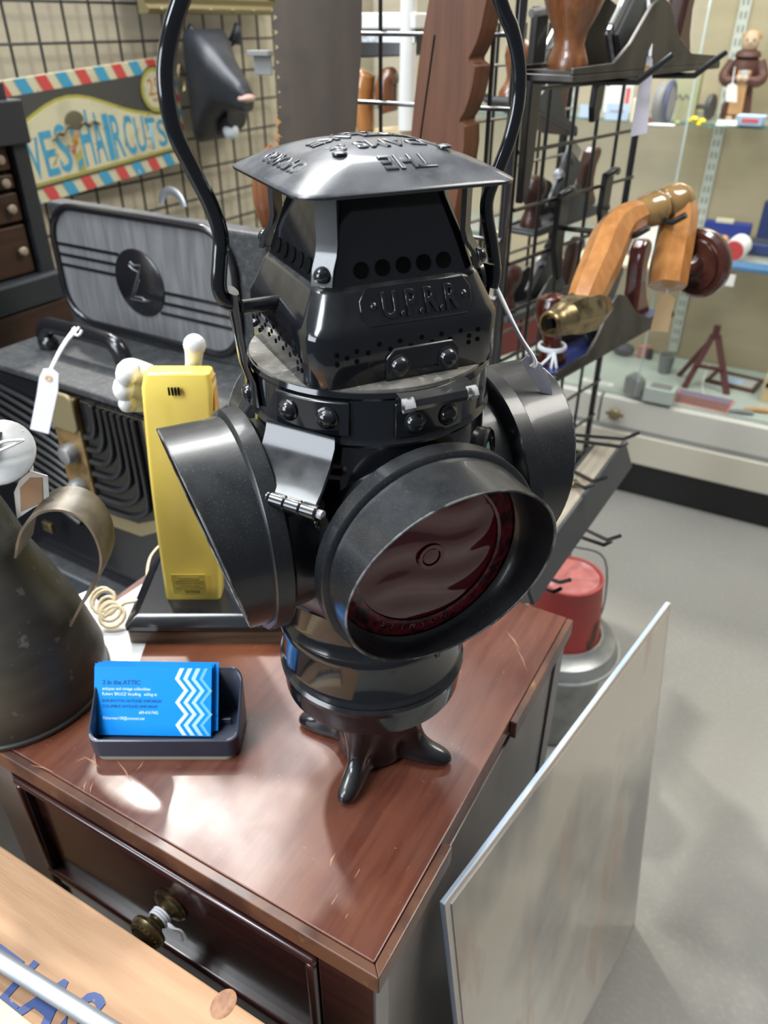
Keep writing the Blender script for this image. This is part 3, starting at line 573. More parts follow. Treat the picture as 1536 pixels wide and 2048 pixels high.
txtobj('serial_number', '07910', .0062, M['label_ink0'], lb_, Matrix.Translation((p.x - .006, p.y + .0006, p.z - .0112)) @ UPR, ext=.0003)
bm = nb(); p = aty(433, 780, .668) - o0; box(bm, (p.x - .0022, p.y + .002, p.z - .022), (.0015, .016, .07)); obj('edge_strip', bm, 'orange', hs_, smooth=0)
# white hand behind the handset
bm = nb()
P = lambda x, y, d: aty(x, y, d) - o0
for (a, b_, c_) in (((300, 752), (262, 742), (252, 752)), ((300, 782), (256, 772), (247, 782)), ((300, 806), (262, 804), (254, 808))):
    tube(bm, [P(*a, .69), P(*b_, .683), P(*c_, .668)], [.011, .0125, .0095] if b_[1] < 800 else [.009, .010, .008], 12, sm=5)
    q = P(*c_, .668); ball(bm, q, .0095 if b_[1] < 800 else .008)
tube(bm, [P(380, 800, .70), P(386, 735, .69), P(388, 708, .685), P(389, 690, .682)], [.009, .0075, .0085, .0105], 12, sm=5); ball(bm, P(389, 690, .682), .0105)
ball(bm, P(350, 800, .705), .028, (1.2, .7, 1.1))
obj('gloved_hand', bm, 'glove', ph, smooth=70)
bm = nb(); tube(bm, [P(350, 810, .715), P(358, 950, .725), P(372, 1125, .73)], .013, 12, sm=5); obj('stand_arm', bm, 'phblack', ph, smooth=60)
# cord
bm = nb(); cc = P(213, 1236, .642); cc.z = .004; pts = []
def Pc(x, y, d): q = P(x, y, d); q.z = max(q.z, .004); return q
for i in range(76):
    a = 2 * math.pi * i / 14 + .6; k = i / 75; rr_ = .0115 + .0025 * math.sin(k * 9); cen = V(-.008 + .016 * k, .016 - .016 * k, .026 - .016 * k)
    pts.append(cc + cen + V(.9, .2, .1) * rr_ * math.cos(a) + V(-.1, .65, .62) * rr_ * math.sin(a))
pts = pts + [Pc(250, 1206, .655), Pc(290, 1199, .66), Pc(330, 1204, .665)]
tube(bm, pts, .0022, 7); tube(bm, [Pc(330, 1204, .665), Pc(320, 1195, .69), Pc(303, 1185, .70), Pc(296, 1160, .73), Pc(306, 1135, .77), Pc(330, 1110, .80)], .0019, 6, sm=5)
obj('cord', bm, 'cord', ph, smooth=60, label='beige coiled cord lying beside the base')
# ---------------------------------------------------------------- papers on the table
def sheet(name, lab, pts, z, m='paper', cat='paper'):
    P_ = [atz(x, y, z) for x, y in pts]; c_ = sum(P_, V(0, 0, 0)) / len(P_); bm = nb(); prism(bm, [(p.x - c_.x, p.y - c_.y) for p in P_], 0, .0006); return tag(obj(name, bm, m, loc=(c_.x, c_.y, z), smooth=0), lab, cat)
sheet('paper_sheet', 'sunlit white paper lying under the edge of the telephone base', [(277, 1330), (300, 1262), (313, 1150), (200, 1225), (120, 1300), (170, 1350)], TOPZ)
pr = sheet('price_sheet', 'small white paper with rows of printing beside the coiled cord', [(160, 1252), (222, 1228), (176, 1182), (112, 1208)], TOPZ + .0007)
for k in range(5):
    bm = nb(); box(bm, (.006 - k * .004, .010 - k * .007, .0008), (.030, .0012, .0004), rz=R(-30)); obj('print_line', bm, 'tagprint', pr, smooth=0)
# ---------------------------------------------------------------- oil can
oc_ = atz(40, 1368, TOPZ); OX, OY = oc_.x, oc_.y
can = thing('oil_can', 'old grey tinplate oil can, cone shaped, with strap handle and hinged spout lid', 'oil can', (OX, OY, TOPZ))
OF = Frame((OX, OY), 0)
def canr(x, y):                            # half width and height of the cone from its outline on the right
    p = OF.px(x, y); return p.x, p.z - TOPZ
prof = [(0, 0), (.086, 0), (.088, .002), (.088, .005), (.0855, .006)]
for q in ((215, 1327), (160, 1237), (110, 1172), (62, 1112), (20, 1045)):
    r_, z_ = canr(*q)
    prof.append((max(.012, r_ * .93), z_ + .004))
r_, z_ = prof[-1]; prof += [(r_ * .72, z_ + .035), (r_ * .60, z_ + .065), (r_ * .62, z_ + .067), (0, z_ + .067)]
bm = nb(); lathe(bm, prof, 56); obj('cone_body', bm, 'tin', can)
# strap handle
hx = [OF.px(x, y) for x, y in ((50, 1092), (62, 1040), (95, 1006), (140, 1000), (180, 1020), (205, 1060), (212, 1105), (196, 1150), (170, 1190), (152, 1225))]
bm = nb(); rings = []
pp = smooth_path([V(p.x - .0, 0, p.z - TOPZ) for p in hx], 5)
for i, p in enumerate(pp):
    t_ = (pp[min(i + 1, len(pp) - 1)] - pp[max(i - 1, 0)]).normalized(); nrm_ = V(-t_.z, 0, t_.x)
    rings.append([p + V(0, -.019, 0), p + V(0, .019, 0), p + V(0, .019, 0) + nrm_ * .0022, p + V(0, -.019, 0) + nrm_ * .0022])
loft(bm, rings); obj('strap_handle', bm, 'tinhandle', can, smooth=40)
lc = W(-2, 905, .62) - V(OX, OY, TOPZ)
lid_m = axisM(lc, V(.15, -.62, .75))
bm = nb(); lathe(bm, [(0, -.003), (.027, -.003), (.0285, -.001), (.0285, .001), (.026, .002), (0, .0025)], 32, lid_m); ld = obj('spout_lid', bm, 'tinlight', can)
bm = nb(); hq = W(38, 866, .63) - V(OX, OY, TOPZ); box(bm, hq, (.012, .006, .007)); obj('hinge_tab', bm, 'tinlight', ld, smooth=0, bevel=.001)
bm = nb(); a_, b_ = W(-20, 905, .61) - V(OX, OY, TOPZ), W(52, 875, .615) - V(OX, OY, TOPZ)
for dz in (0, .004): tube(bm, [a_ + V(0, -.004, dz), a_.lerp(b_, .5) + V(0, -.006, dz * 1.5), b_ + V(0, -.004, 0)], .0012, 6, sm=4)
obj('tie_string', bm, 'string', ld)
bm = nb(); tube(bm, [lc + lid_m.to_3x3() @ V(0, 0, -.002), V(prof[-2][0] * .2, 0, prof[-1][1])], .018, 12); obj('spout_neck', bm, 'tin', can)
def poly_tag(name, lab, pts, dep, m, cat='tag', th=.0008, string=None, sdep=None, hole=None, sr=.0009, group=None, eye=None, parent=None, sm='string'):
    o_ = W(*pts[0], dep); F = Frame((o_.x, o_.y), 0); Q = [F.px(x, y) for x, y in pts]; c_ = sum(Q, V(0, 0, 0)) / len(Q)
    T_ = thing(name, lab, cat, F.w(c_.x, 0, c_.z), 0, group)
    bm = nb(); slab(bm, [(q.x - c_.x, q.z - c_.z) for q in Q], 0, th); obj('tag_card', bm, m, T_, smooth=0)
    if eye:
        e_ = F.px(*eye); bm = nb(); lathe(bm, [(.0012, 0), (.0016, .0006), (.0042, .0006), (.0044, 0)], 16, axisM(V(e_.x - c_.x, -.0001, e_.z - c_.z), (0, -1, 0)), False, False); obj('eyelet', bm, 'kraft', T_)
    if string:
        bm = nb()
        for s_ in string: tube(bm, [W(x, y, d) - F.w(c_.x, 0, c_.z) for x, y, d in s_], sr, 6, sm=4)
        obj('tag_string', bm, sm, T_, smooth=60)
    return T_
poly_tag('paper_tag', 'brown centred paper tag with white margins hanging from the oil can spout', [(28, 985), (38, 962), (62, 942), (95, 952), (98, 1000), (66, 1016), (34, 1038)], .66, 'offwhite', string=[((62, 948, .655), (64, 935, .65), (62, 925, .645))], sr=.0012)
o_ = W(62, 985, .657); bm = nb(); box(bm, (0, 0, 0), (.021, .0008, .030))
bm.free()
tt = [o for o in C.objects if o.name.startswith('paper_tag')][0]
F = Frame((W(28, 985, .66).x, W(28, 985, .66).y), 0); bm = nb(); Q = [F.px(x, y) for x, y in ((40, 975), (60, 955), (84, 955), (86, 1003), (66, 1012), (42, 1022))]; slab(bm, [(q.x - tt.location.x + F.o.x, q.z - tt.location.z) for q in Q], -.0006, 0); obj('brown_label', bm, 'kraftd', tt, smooth=0)
# ---------------------------------------------------------------- low table under the radio
PZ = .45
RFp = atz(190, 1200, PZ); RD = Frame(RFp, TA - 92)
bm = nb()
pl_ = thing('low_table', 'slate grey low table that the portable radio stands on', 'table', RD.w(-.15, .12, 0), RD.a)
bm = nb(); box(bm, (.20, -.02, PZ - .015), (.56, .36, .03)); obj('tabletop', bm, 'plinth', pl_, smooth=0, bevel=.002)
for x_ in (-.05, .45):
    for y_ in (-.17, .13): bm = nb(); box(bm, (x_, y_, (PZ - .03) / 2), (.04, .04, PZ - .03)); obj('leg', bm, 'cabblk', pl_, smooth=0, bevel=.002)
# ---------------------------------------------------------------- portable radio (frame: x right, y back)
rd = thing('portable_radio', 'black leatherette portable radio with its lid standing open and a carrying handle on top', 'radio', RD.w(0, 0, PZ), RD.a)
def rp(x, y, off=0): p = RD.px(x, y, off); return p.x, p.z - PZ
TZ = rp(130, 767)[1]
D1 = (RD.loc(atz(300, 690, PZ + TZ))).y
XL = rp(108, 400, D1)[0] - .02; XR = rp(530, 470, D1)[0]
bm = nb(); box(bm, ((XL + XR) / 2, D1 / 2 + .02, TZ / 2 + .02), (XR - XL, D1 - .005 + .04, TZ - .045)); obj('case', bm, 'leather', rd, smooth=0, bevel=.004)
bm = nb(); box(bm, ((XL + XR) / 2, D1 / 2 + .01, TZ - .004), (XR - XL + .012, D1 + .03, .012)); obj('top_deck', bm, 'leather', rd, smooth=0, bevel=.003)
bm = nb(); box(bm, ((XL + XR) / 2, D1 / 2, .035), (XR - XL + .02, D1 + .05, .07)); obj('bottom_tray', bm, 'leather', rd, smooth=0, bevel=.005)
bm = nb(); box(bm, ((XL + XR) / 2, -.027, .070), (XR - XL + .02, .006, .006)); obj('tray_rim', bm, 'silverline', rd, smooth=0, bevel=.002)
lz1 = rp(530, 470, D1)[1]; lzb = TZ
bm = nb(); box(bm, ((XL + XR) / 2, D1 + .016, (lz1 + lzb) / 2), (XR - XL, .032, lz1 - lzb)); ld = obj('lid', bm, 'leather', rd, smooth=0, bevel=.004)
# grey antenna panel with lines, disc and zigzag emblem
pc = [rp(x, y, D1) for x, y in ((130, 500), (480, 560), (290, 420), (300, 690))]
cx_ = (rp(122, 520, D1)[0] + rp(478, 600, D1)[0]) / 2; hw = (rp(478, 600, D1)[0] - rp(122, 520, D1)[0]) / 2
ztop = rp(290, 436, D1)[1]; zbot = rp(300, 672, D1)[1]; cz_ = (ztop + zbot) / 2; hh = (ztop - zbot) / 2
bm = nb(); slab(bm, [(cx_ + p[0], cz_ + p[1]) for p in rrect(2 * hw, 2 * hh, hh * .62, 8)], D1 - .003, D1 + .001); pn = obj('antenna_panel', bm, 'greycloth', ld, smooth=30)
bm = nb(); rim = [V(cx_ + p[0], D1 - .004, cz_ + p[1]) for p in rrect(2 * hw, 2 * hh, hh * .62, 8)]; tube(bm, rim + [rim[0]], .0058, 8); obj('panel_rim', bm, 'bakelite', ld, smooth=60)
dcx, dcz = rp(283, 565, D1); 
bm = nb(); lathe(bm, [(0, 0), (.051, 0), (.051, .002), (.049, .003), (0, .003)], 40, axisM((dcx, D1 - .003, dcz), (0, -1, 0))); dk = obj('emblem_disc', bm, 'bakelite', pn)
for k in range(3):
    z_ = dcz + .034 - k * .0165 + .004; bm = nb(); box(bm, ((cx_ - hw + dcx - .036) / 2, D1 - .0035, z_), (dcx - .036 - cx_ + hw, .002, .0048)); obj('speed_line', bm, 'bakelite', pn, smooth=0)
    z_ = dcz - .034 + k * .0165 - .006; bm = nb(); box(bm, ((cx_ + hw + dcx + .036) / 2, D1 - .0035, z_), (cx_ + hw - dcx - .036, .002, .0048)); obj('speed_line', bm, 'bakelite', pn, smooth=0)
bm = nb(); zp = [(-.014, .026), (-.010, .031), (-.004, .027), (.012, .029), (.006, .018), (.001, .006), (.003, .005), (-.008, -.012), (-.014, -.022), (.004, -.021), (.007, -.024), (.022, -.023), (.006, -.027), (-.022, -.027), (-.012, -.010), (-.004, .003), (.004, .018), (-.008, .021)]
tube(bm, [V(dcx + a, D1 - .0065, dcz + b) for a, b in zp + [zp[0]]], .0008, 6); obj('zigzag_emblem', bm, 'silverline', dk)
# carrying handle on the deck
ha, hb_ = RD.loc(atz(128, 690, PZ + TZ)), RD.loc(atz(238, 738, PZ + TZ))
hy = D1 * .45
def hdk(x, y): p = RD.loc(atz(x, y, PZ + TZ)); return V(p.x, hy, TZ)
a_, b_ = hdk(118, 692), hdk(250, 745); hgt = .042
bm = nb(); tube(bm, [a_ + V(0, 0, 0), a_ + V(-.004, 0, hgt * .55), a_ + V(.010, 0, hgt * .95), a_ + V(.035, 0, hgt), b_ + V(-.040, 0, hgt), b_ + V(-.014, 0, hgt * .85), b_ + V(-.004, 0, hgt * .4), b_], [.015, .0145, .0140, .0130, .0130, .015, .0155, .017], 12, sm=5, flat=(.8, 1)); obj('carrying_handle', bm, 'bakelite', rd, smooth=60)
for q in (a_, b_): bm = nb(); ball(bm, q + V(0, 0, .010), .018, (1, .8, .9)); obj('handle_end', bm, 'bakelite', rd)
bm = nb(); q = RD.loc(atz(330, 640, PZ + TZ)); 
rng_ = V(rp(310, 425, D1)[0], D1 + .036, rp(310, 425, D1)[1]); tube(bm, [rng_ + V(.022 * math.cos(a), 0, .020 * math.sin(a) + .004) for a in (math.pi * i / 10 for i in range(11))], .0045, 8, flat=(.4, 1.4)); obj('lid_ring', bm, 'silverline', rd, smooth=60)
# grille: concentric louvres, brass strip, knobs
GX, GZ = rp(205, 860)[0], rp(205, 850)[1]
FY = -.004
bm = nb(); bw = .105; slab(bm, [(rp(110, 760)[0] - .30, .075), (XR, .075), (XR, TZ - .012), (rp(110, 760)[0] - .30, TZ - .012)], FY, FY + .01); obj('grille_panel', bm, 'bakelite', rd, smooth=0)
gx0 = rp(165, 800)[0]; ztp = TZ - .018; 
for k in range(7):                         # nested U-shaped louvres
    wk = .030 + k * .0135; zb = ztp - .055 - k * .0205; pts = [V(gx0, FY - .005, zb), V(gx0 + wk * .55, FY - .005, zb + .004), V(gx0 + wk * .9, FY - .005, zb + .025), V(gx0 + wk, FY - .005, zb + .055), V(gx0 + wk, FY - .005, ztp)]
    bm = nb(); tube(bm, pts, .0046, 8, sm=5); obj('grille_louvre', bm, 'louvre', rd, smooth=60)
wk = .030 + 7 * .0135; zb = ztp - .055 - 7 * .0205
bm = nb(); slab(bm, [(gx0, zb - .012), (gx0 + wk * .6, zb - .008), (gx0 + wk, zb + .02), (gx0 + wk + .012, zb + .06), (gx0 + wk + .012, ztp), (gx0, ztp)], FY - .0015, FY); obj('grille_surround', bm, 'oldgold', rd, smooth=30)
bm = nb(); slab(bm, [(gx0, zb + .012), (gx0 + wk * .6, zb + .016), (gx0 + wk * .93, zb + .036), (gx0 + wk, zb + .07), (gx0 + wk, ztp), (gx0, ztp)], FY - .0025, FY - .001); obj('grille_backing', bm, 'bakelite', rd, smooth=30)
gl0 = rp(110, 800)[0]
for k in range(12):                        # slanting louvres on the left half
    z_ = ztp - .012 - k * .017; bm = nb(); tube(bm, [V(gl0, FY - .005, z_ - .030), V(gl0 - .06, FY - .005, z_ - .012), V(gl0 - .26, FY - .005, z_ + .03 if z_ + .03 < ztp else ztp)], .0046, 8, sm=4); obj('grille_louvre', bm, 'louvre', rd, smooth=60)
bx0, bx1 = gl0 + .002, gx0 - .004
bm = nb(); slab(bm, [(bx0, zb - .02), (bx1, zb - .02), (bx1, ztp + .004), (bx0, ztp + .004)], FY - .010, FY); bs = obj('dial_strip', bm, 'radiobrass', rd, smooth=0, bevel=.003)
bm = nb(); slab(bm, [((bx0 + bx1) / 2 + p[0], ztp - .02 + p[1]) for p in rrect(.060, .060, .012)], FY - .014, FY - .008); obj('brass_plate', bm, 'oldgold', bs, smooth=30, bevel=.002)
for z_ in (GZ - .055, GZ - .115):
    bm = nb(); lathe(bm, [(.016, 0), (.016, .010), (.013, .018), (.011, .019), (0, .019)], 24, axisM(((bx0 + bx1) / 2 + .002, FY - .009, z_), (0, -1, 0))); obj('tuning_knob', bm, 'tinlight', bs)
bm = nb(); q = rp(97, 1053, -.03); box(bm, (q[0], -.030, q[1]), (.022, .008, .018)); obj('tray_catch', bm, 'brass', rd, smooth=0, bevel=.002)
# its tag
d_ = .93
poly_tag('price_tag', 'lilac price tag on white string tied to the radio handle', [(78, 755), (86, 738), (104, 737), (117, 748), (116, 780), (97, 868), (60, 858), (73, 790)], d_ - .03, 'tag', eye=(97, 757), string=[((100, 740, d_ - .03), (122, 695, d_), (150, 655, d_ + .02)), ((101, 742, d_ - .03), (128, 692, d_), (158, 655, d_ + .02)), ((146, 656, d_), (150, 668, d_), (158, 670, d_), (164, 660, d_))], sr=.0017)
# ---------------------------------------------------------------- lantern price tag
poly_tag('price_tag', 'white price tag on a long string hanging from the lantern pivot over its right hood', [(1042, 722), (1054, 711), (1082, 728), (1100, 762), (1108, 806), (1092, 800), (1062, 758)], .535, 'tag',
         string=[((960, 522, .53), (985, 560, .54), (1030, 655, .535), (1066, 718, .534), (1060, 734, .534)), ((968, 530, .53), (992, 572, .54), (1036, 665, .535), (1070, 720, .534), (1066, 736, .534))], sr=.0014)
# ---------------------------------------------------------------- grid panels
def grid_panel(name, lab, F, x0, x1, z0, z1, sp, r, off=0, xph=0, zph=0, rpost=.0, m='wire', group=None):
    g = thing(name, lab, 'grid panel', F.w(0, off, 0), F.a, group)
    bm = nb(); tube(bm, [V(0, 0, z0), V(0, 0, z1)], r, 6); v0 = None; x = x0 + xph
    bm2 = nb(); tube(bm2, [V(x0, -r * 1.5, 0), V(x1, -r * 1.5, 0)], r, 6)
    while x <= x1 + 1e-4:
        if v0 is None: v0 = obj('upright_wire', bm, m, g, loc=(x, 0, 0), smooth=60)
        else: inst('upright_wire', v0, g, (x, 0, 0))
        x += sp
    z = z0 + zph; h0 = None
    while z <= z1 + 1e-4:
        if h0 is None: h0 = obj('cross_wire', bm2, m, g, loc=(0, 0, z), smooth=60)
        else: inst('cross_wire', h0, g, (0, 0, z))
        z += sp
    if rpost:
        for xx in (x0, x1): bm = nb(); tube(bm, [V(xx, r, 0), V(xx, r, z1)], rpost, 8); obj('end_post', bm, m, g, smooth=60)
    return g
# left wall: a wire at t of pixel (175,0)
q = LF.px(175, 0); zq = LF.px(160, 85).z; SP = LF.px(226, 0).x - LF.px(175, 0).x
nx = q.x - 14 * SP; nz = zq - 12 * SP
grid_panel('grid_panel', 'black wire grid panel on the beige wall behind the barber sign', LF, nx, q.x + 9 * SP, nz, zq + 3 * SP, SP, .0033)
q2 = LF.px(360, 200); bm = nb(); 
# mid panel
q = MF.px(761, 100); SPm = .078; zq = MF.px(785, 68).z
grid_panel('grid_panel', 'black wire grid panel with bright top lit wires behind the saw blade', MF, MF.px(600, 100).x, MF.px(1022, 250).x, zq - 8 * SPm, zq + 1 * SPm, SPm, .0030, xph=(q.x - MF.px(600, 100).x) % SPm, m='wirelit', rpost=.007)
# right panel and the one behind it
zr = RF.px(1130, 390).z; xr = RF.px(1269, 300).x; SPr = .0775
grid_panel('grid_panel', 'black wire grid panel on the right, with hand planes and brace hooked on it', RF, xr - 5 * SPr, xr, zr - 12 * SPr, zr + 2 * SPr, SPr, .0030, rpost=.006)
grid_panel('grid_panel', 'black wire grid panel farther back, seen through the right tool panel', RF, xr - 5 * SPr, xr + .04, zr - 12 * SPr, zr + 3 * SPr, SPr, .0028, off=.16, xph=.02, zph=.02, rpost=.006)
# ---------------------------------------------------------------- chest of drawers at far left
KF = Frame(W(60, 480, 1.38), TA)
cb = thing('small_chest', 'black framed chest with walnut drawers and pale round knobs', 'chest', KF.w(0, 0, 0), KF.a)
kx = lambda x, y, off=0: KF.px(x, y, off)
xr_ = kx(101, 555).x; zb_ = kx(60, 560).z; zt_ = kx(20, 236).z; x0_ = xr_ - .55
pw = kx(90, 450).x - kx(72, 450).x
bm = nb(); box(bm, ((x0_ + xr_) / 2, .13, (zb_ + zt_) / 2 - .1), (xr_ - x0_, .24, zt_ - zb_ + .25)); obj('carcass', bm, 'cabblk', cb, smooth=0)
bm = nb(); box(bm, (xr_ - .014, -.004, (zb_ + zt_) / 2), (.030, .03, zt_ - zb_ + .02)); obj('side_post', bm, 'cabblk', cb, smooth=0, bevel=.002)
bm = nb(); box(bm, ((x0_ + xr_) / 2, -.012, zb_ - .012), (xr_ - x0_ + .01, .05, .048)); obj('base_rail', bm, 'cabblk', cb, smooth=0, bevel=.004)
z2 = kx(30, 283).z
bm = nb(); box(bm, ((x0_ + xr_) / 2, -.008, (zt_ + z2) / 2 + .014), (xr_ - x0_, .05, zt_ - z2 + .03)); obj('head_rail', bm, 'cabblk', cb, smooth=0, bevel=.003)
bm = nb(); box(bm, ((x0_ + xr_) / 2 - .012, .10, zt_ + .030), (xr_ - x0_ - .02, .25, .05)); obj('top_board', bm, 'cabblk', cb, smooth=0, bevel=.003)
zs = [z2, kx(30, 340).z, kx(30, 378).z, kx(30, 445).z, zb_ + .012]
for a, b_ in zip(zs, zs[1:]):
    bm = nb(); box(bm, ((x0_ + xr_) / 2 - .02, .0, (a + b_) / 2), (xr_ - x0_ - .03, .02, a - b_ - .006)); d0 = obj('drawer', bm, 'cabwood', cb, smooth=0, bevel=.003)
    for kxx in (kx(20, 460).x if b_ != zs[-1] else kx(32, 500).x,):
        bm = nb(); lathe(bm, [(0, 0), (.003, 0), (.003, .005), (.007, .008), (.008, .012), (.006, .015), (0, .0165)], 18, axisM((kxx, -.010, (a + b_) / 2), (0, -1, 0))); obj('drawer_knob', bm, 'knobtan', d0)
bm = nb(); box(bm, ((x0_ + xr_) / 2, -.004, zb_ - .09), (xr_ - x0_ + .02, .05, .10)); obj('lower_drawer', bm, 'cabwood', cb, smooth=0, bevel=.003)
bm = nb(); box(bm, ((x0_ + xr_) / 2, .12, (zb_ - .14) / 2), (xr_ - x0_, .22, zb_ - .14)); obj('stand', bm, 'cabblk', cb, smooth=0)
# ---------------------------------------------------------------- barber sign
tl, tr, bl_ = LF.px(0, 165, -.02), LF.px(330, 112, -.02), LF.px(80, 400, -.02)
ang = math.atan2(tr.z - tl.z, tr.x - tl.x) * .9; br = LF.px(372, 318, -.02)
SH = ((tl.z - bl_.z) + (tr.z - br.z)) / 2 * .985 + .012; SR = br.x + .012
SWd = (SR - LF.px(85, 330, -.02).x) * 1.52
sg = thing('barber_sign', 'wide barber shop sign with red and blue striped border and crackled cream panel', 'sign', LF.w(SR, -.02, br.z - .004), LF.a)
sg.rotation_mode = 'XYZ'; sgM = Matrix.Rotation(LF.a, 4, 'Z') @ Matrix.Rotation(-ang, 4, 'Y'); sg.rotation_euler = sgM.to_euler()
bm = nb(); slab(bm, [(-SWd, 0), (0, 0), (0, SH), (-SWd, SH)], 0, .012); obj('board', bm, 'cream', sg, smooth=0)
bd = .030
bm = nb(); slab(bm, [(-SWd + bd, bd), (-bd, bd), (-bd, SH - bd), (-SWd + bd, SH - bd)], -.001, 0); obj('dark_field', bm, 'signblk', sg, smooth=0)
nst = int(SWd / .056)
for e_ in (0, 1):
    for k in range(nst):
        x_ = -.010 - k * .056
        if x_ - .04 < -SWd: break
        y0_, y1_ = (0, bd) if e_ == 0 else (SH - bd, SH); sk = .014
        bm = nb(); slab(bm, [(x_ - .034 + sk, y0_), (x_ + sk - .004, y0_), (x_ - .004, y1_), (x_ - .034, y1_)], -.0012, 0)
        obj('border_stripe', bm, ('sred', 'sblue')[(k + e_) % 2], sg, smooth=0)
for k in range(5):
    z_ = .040 + k * .034; bm = nb(); slab(bm, [(-.001, z_), (-bd + .001, z_ + .010), (-bd + .001, z_ + .026), (-.001, z_ + .016)], -.0012, 0); obj('border_stripe', bm, ('sblue', 'sred')[k % 2], sg, smooth=0)
IW = SWd - 2 * bd; cxs = -SWd / 2 + .01
def panel(m, g, y):
    pts = [(-SWd + bd + .006 - g, bd + .012 - g), (-bd - .006 + g, bd + .012 - g)]
    for i in range(21):
        u_ = i / 20; x_ = -bd - .006 + g - u_ * (IW - .012 + 2 * g); hump = math.exp(-((u_ - .50) / .26) ** 2); pts.append((x_, bd + .088 + g + .078 * hump))
    bm = nb(); slab(bm, pts, y, y + .0006); return obj('cartouche' if m == 'cream' else 'cartouche_border', bm, m, sg, smooth=0)
panel('olive', .0065, -.0016); panel('cream', 0, -.0022)
pxc, pzc = -.082, SH - .068
for m_, r_, y_ in (('signblk', .054, -.0024), ('olive', .050, -.0028), ('cream', .041, -.0032)):
    bm = nb(); lathe(bm, [(0, 0), (r_, 0), (r_, .0003), (0, .0003)], 32, axisM((pxc, y_, pzc), (0, -1, 0))); pd_ = obj('price_roundel', bm, m_, sg, smooth=0)
txtobj('price_figures', '25', .054, 'srust', sg, Matrix.Translation((pxc - .030, -.0037, pzc - .010)) @ UPR, ext=.0003, sx=.9)
for k in range(3): bm = nb(); box(bm, (pxc - .012 + k * .011, -.0036, pzc - .021), (.008, .0006, .006)); obj('price_figures', bm, 'srust', sg, smooth=0)
def letters(word, x0, x1, h0, h1, z0, m):
    n_ = len(word); wd_ = [.55 if c == 'I' else 1. for c in word]; tot = sum(wd_); x = x0
    for c, ww in zip(word, wd_):
        u_ = (x - x0) / (x1 - x0); hh_ = h0 + (h1 - h0) * u_; adv = (x1 - x0) * ww / tot
        me = txt(c, 1, .0, bold=.012); xs_ = [v.co.x for v in me.vertices]; ys_ = [v.co.y for v in me.vertices]
        mx = Matrix.Translation((x, -.0027, z0)) @ UPR @ Matrix.Diagonal((adv * .86 / (max(xs_) - min(xs_)), hh_ / (max(ys_) - min(ys_)), 1, 1)) @ Matrix.Translation((-min(xs_), -min(ys_), 0))
        me.transform(mx); obj('painted_letter', me, m, sg, smooth=0); x += adv
hx0 = LF.px(170, 310, -.02).x - SR; hx1 = LF.px(338, 270, -.02).x - SR
letters('HAIRCUTS', hx0, hx1, .118, .056, bd + .020, 'sblue')
vx0 = LF.px(66, 345, -.02).x - SR; vx1 = LF.px(150, 320, -.02).x - SR
vw = (vx1 - vx0) / 3
letters('SHAVES', vx1 - vw * 6, vx1, .060, .108, bd + .020, 'sblue')
bm = nb(); xa = (vx1 + hx0) / 2; slab(bm, [(xa - .012, bd + .016), (xa + .012, bd + .016), (xa + .010, bd + .112), (xa - .006, bd + .112)], -.0030, -.0026); obj('pole_stripe', bm, 'olive', sg, smooth=0)
for k, (m_, zz) in enumerate((('sblue', .026), ('cream', .058), ('sblue', .098))): bm = nb(); slab(bm, [(xa - .008, bd + zz - .008), (xa + .008, bd + zz + .002), (xa + .008, bd + zz + .018), (xa - .008, bd + zz + .008)], -.0034, -.0030); obj('pole_stripe', bm, m_, sg, smooth=0)
txtobj('small_word', 'and', .022, 'sred', sg, Matrix.Translation((xa - .013, -.0040, bd + .052)) @ Matrix.Rotation(R(-50), 4, 'Y') @ UPR, ext=.0003)
# little painted head with hair and moustache scroll
hx_, hz_ = LF.px(148, 215, -.02).x - SR, LF.px(148, 215, -.02).z - sg.location.z - .008
bm = nb(); ball(bm, (hx_, -.0030, hz_ + .004), .022, (1.3, .05, .95)); obj('painted_hair', bm, 'sbrown', sg)
bm = nb(); ball(bm, (hx_ - .005, -.0028, hz_ - .020), .011, (1, .06, 1.3)); obj('painted_face', bm, 'sskin', sg)
for s_ in (-1, 1):
    bm = nb(); tube(bm, [V(hx_ + s_ * (.018 + .008 * k), -.003, hz_ - .006 - .012 * (k / 5) * (1 if s_ < 0 else .2) + .004 * math.sin(k * 1.7)) for k in range(8)], [.003, .005, .004, .005, .0035, .005, .003, .002], 8, flat=(.2, 1) if 0 else None); obj('painted_scroll', bm, 'sbrown', sg)
for k in range(26):                        # crackle lines of the old paint
    xx = random.uniform(-SWd + .1, -.12); zz = random.uniform(bd + .03, bd + .13); bm = nb(); p_ = V(xx, -.0025, zz); ps_ = [p_]
    for j in range(4): p_ = p_ + V(random.uniform(-.014, .014), 0, random.uniform(-.012, .012)); ps_.append(p_)
    tube(bm, ps_, .0006, 4); obj('crackle_line', bm, 'sbrown', sg)
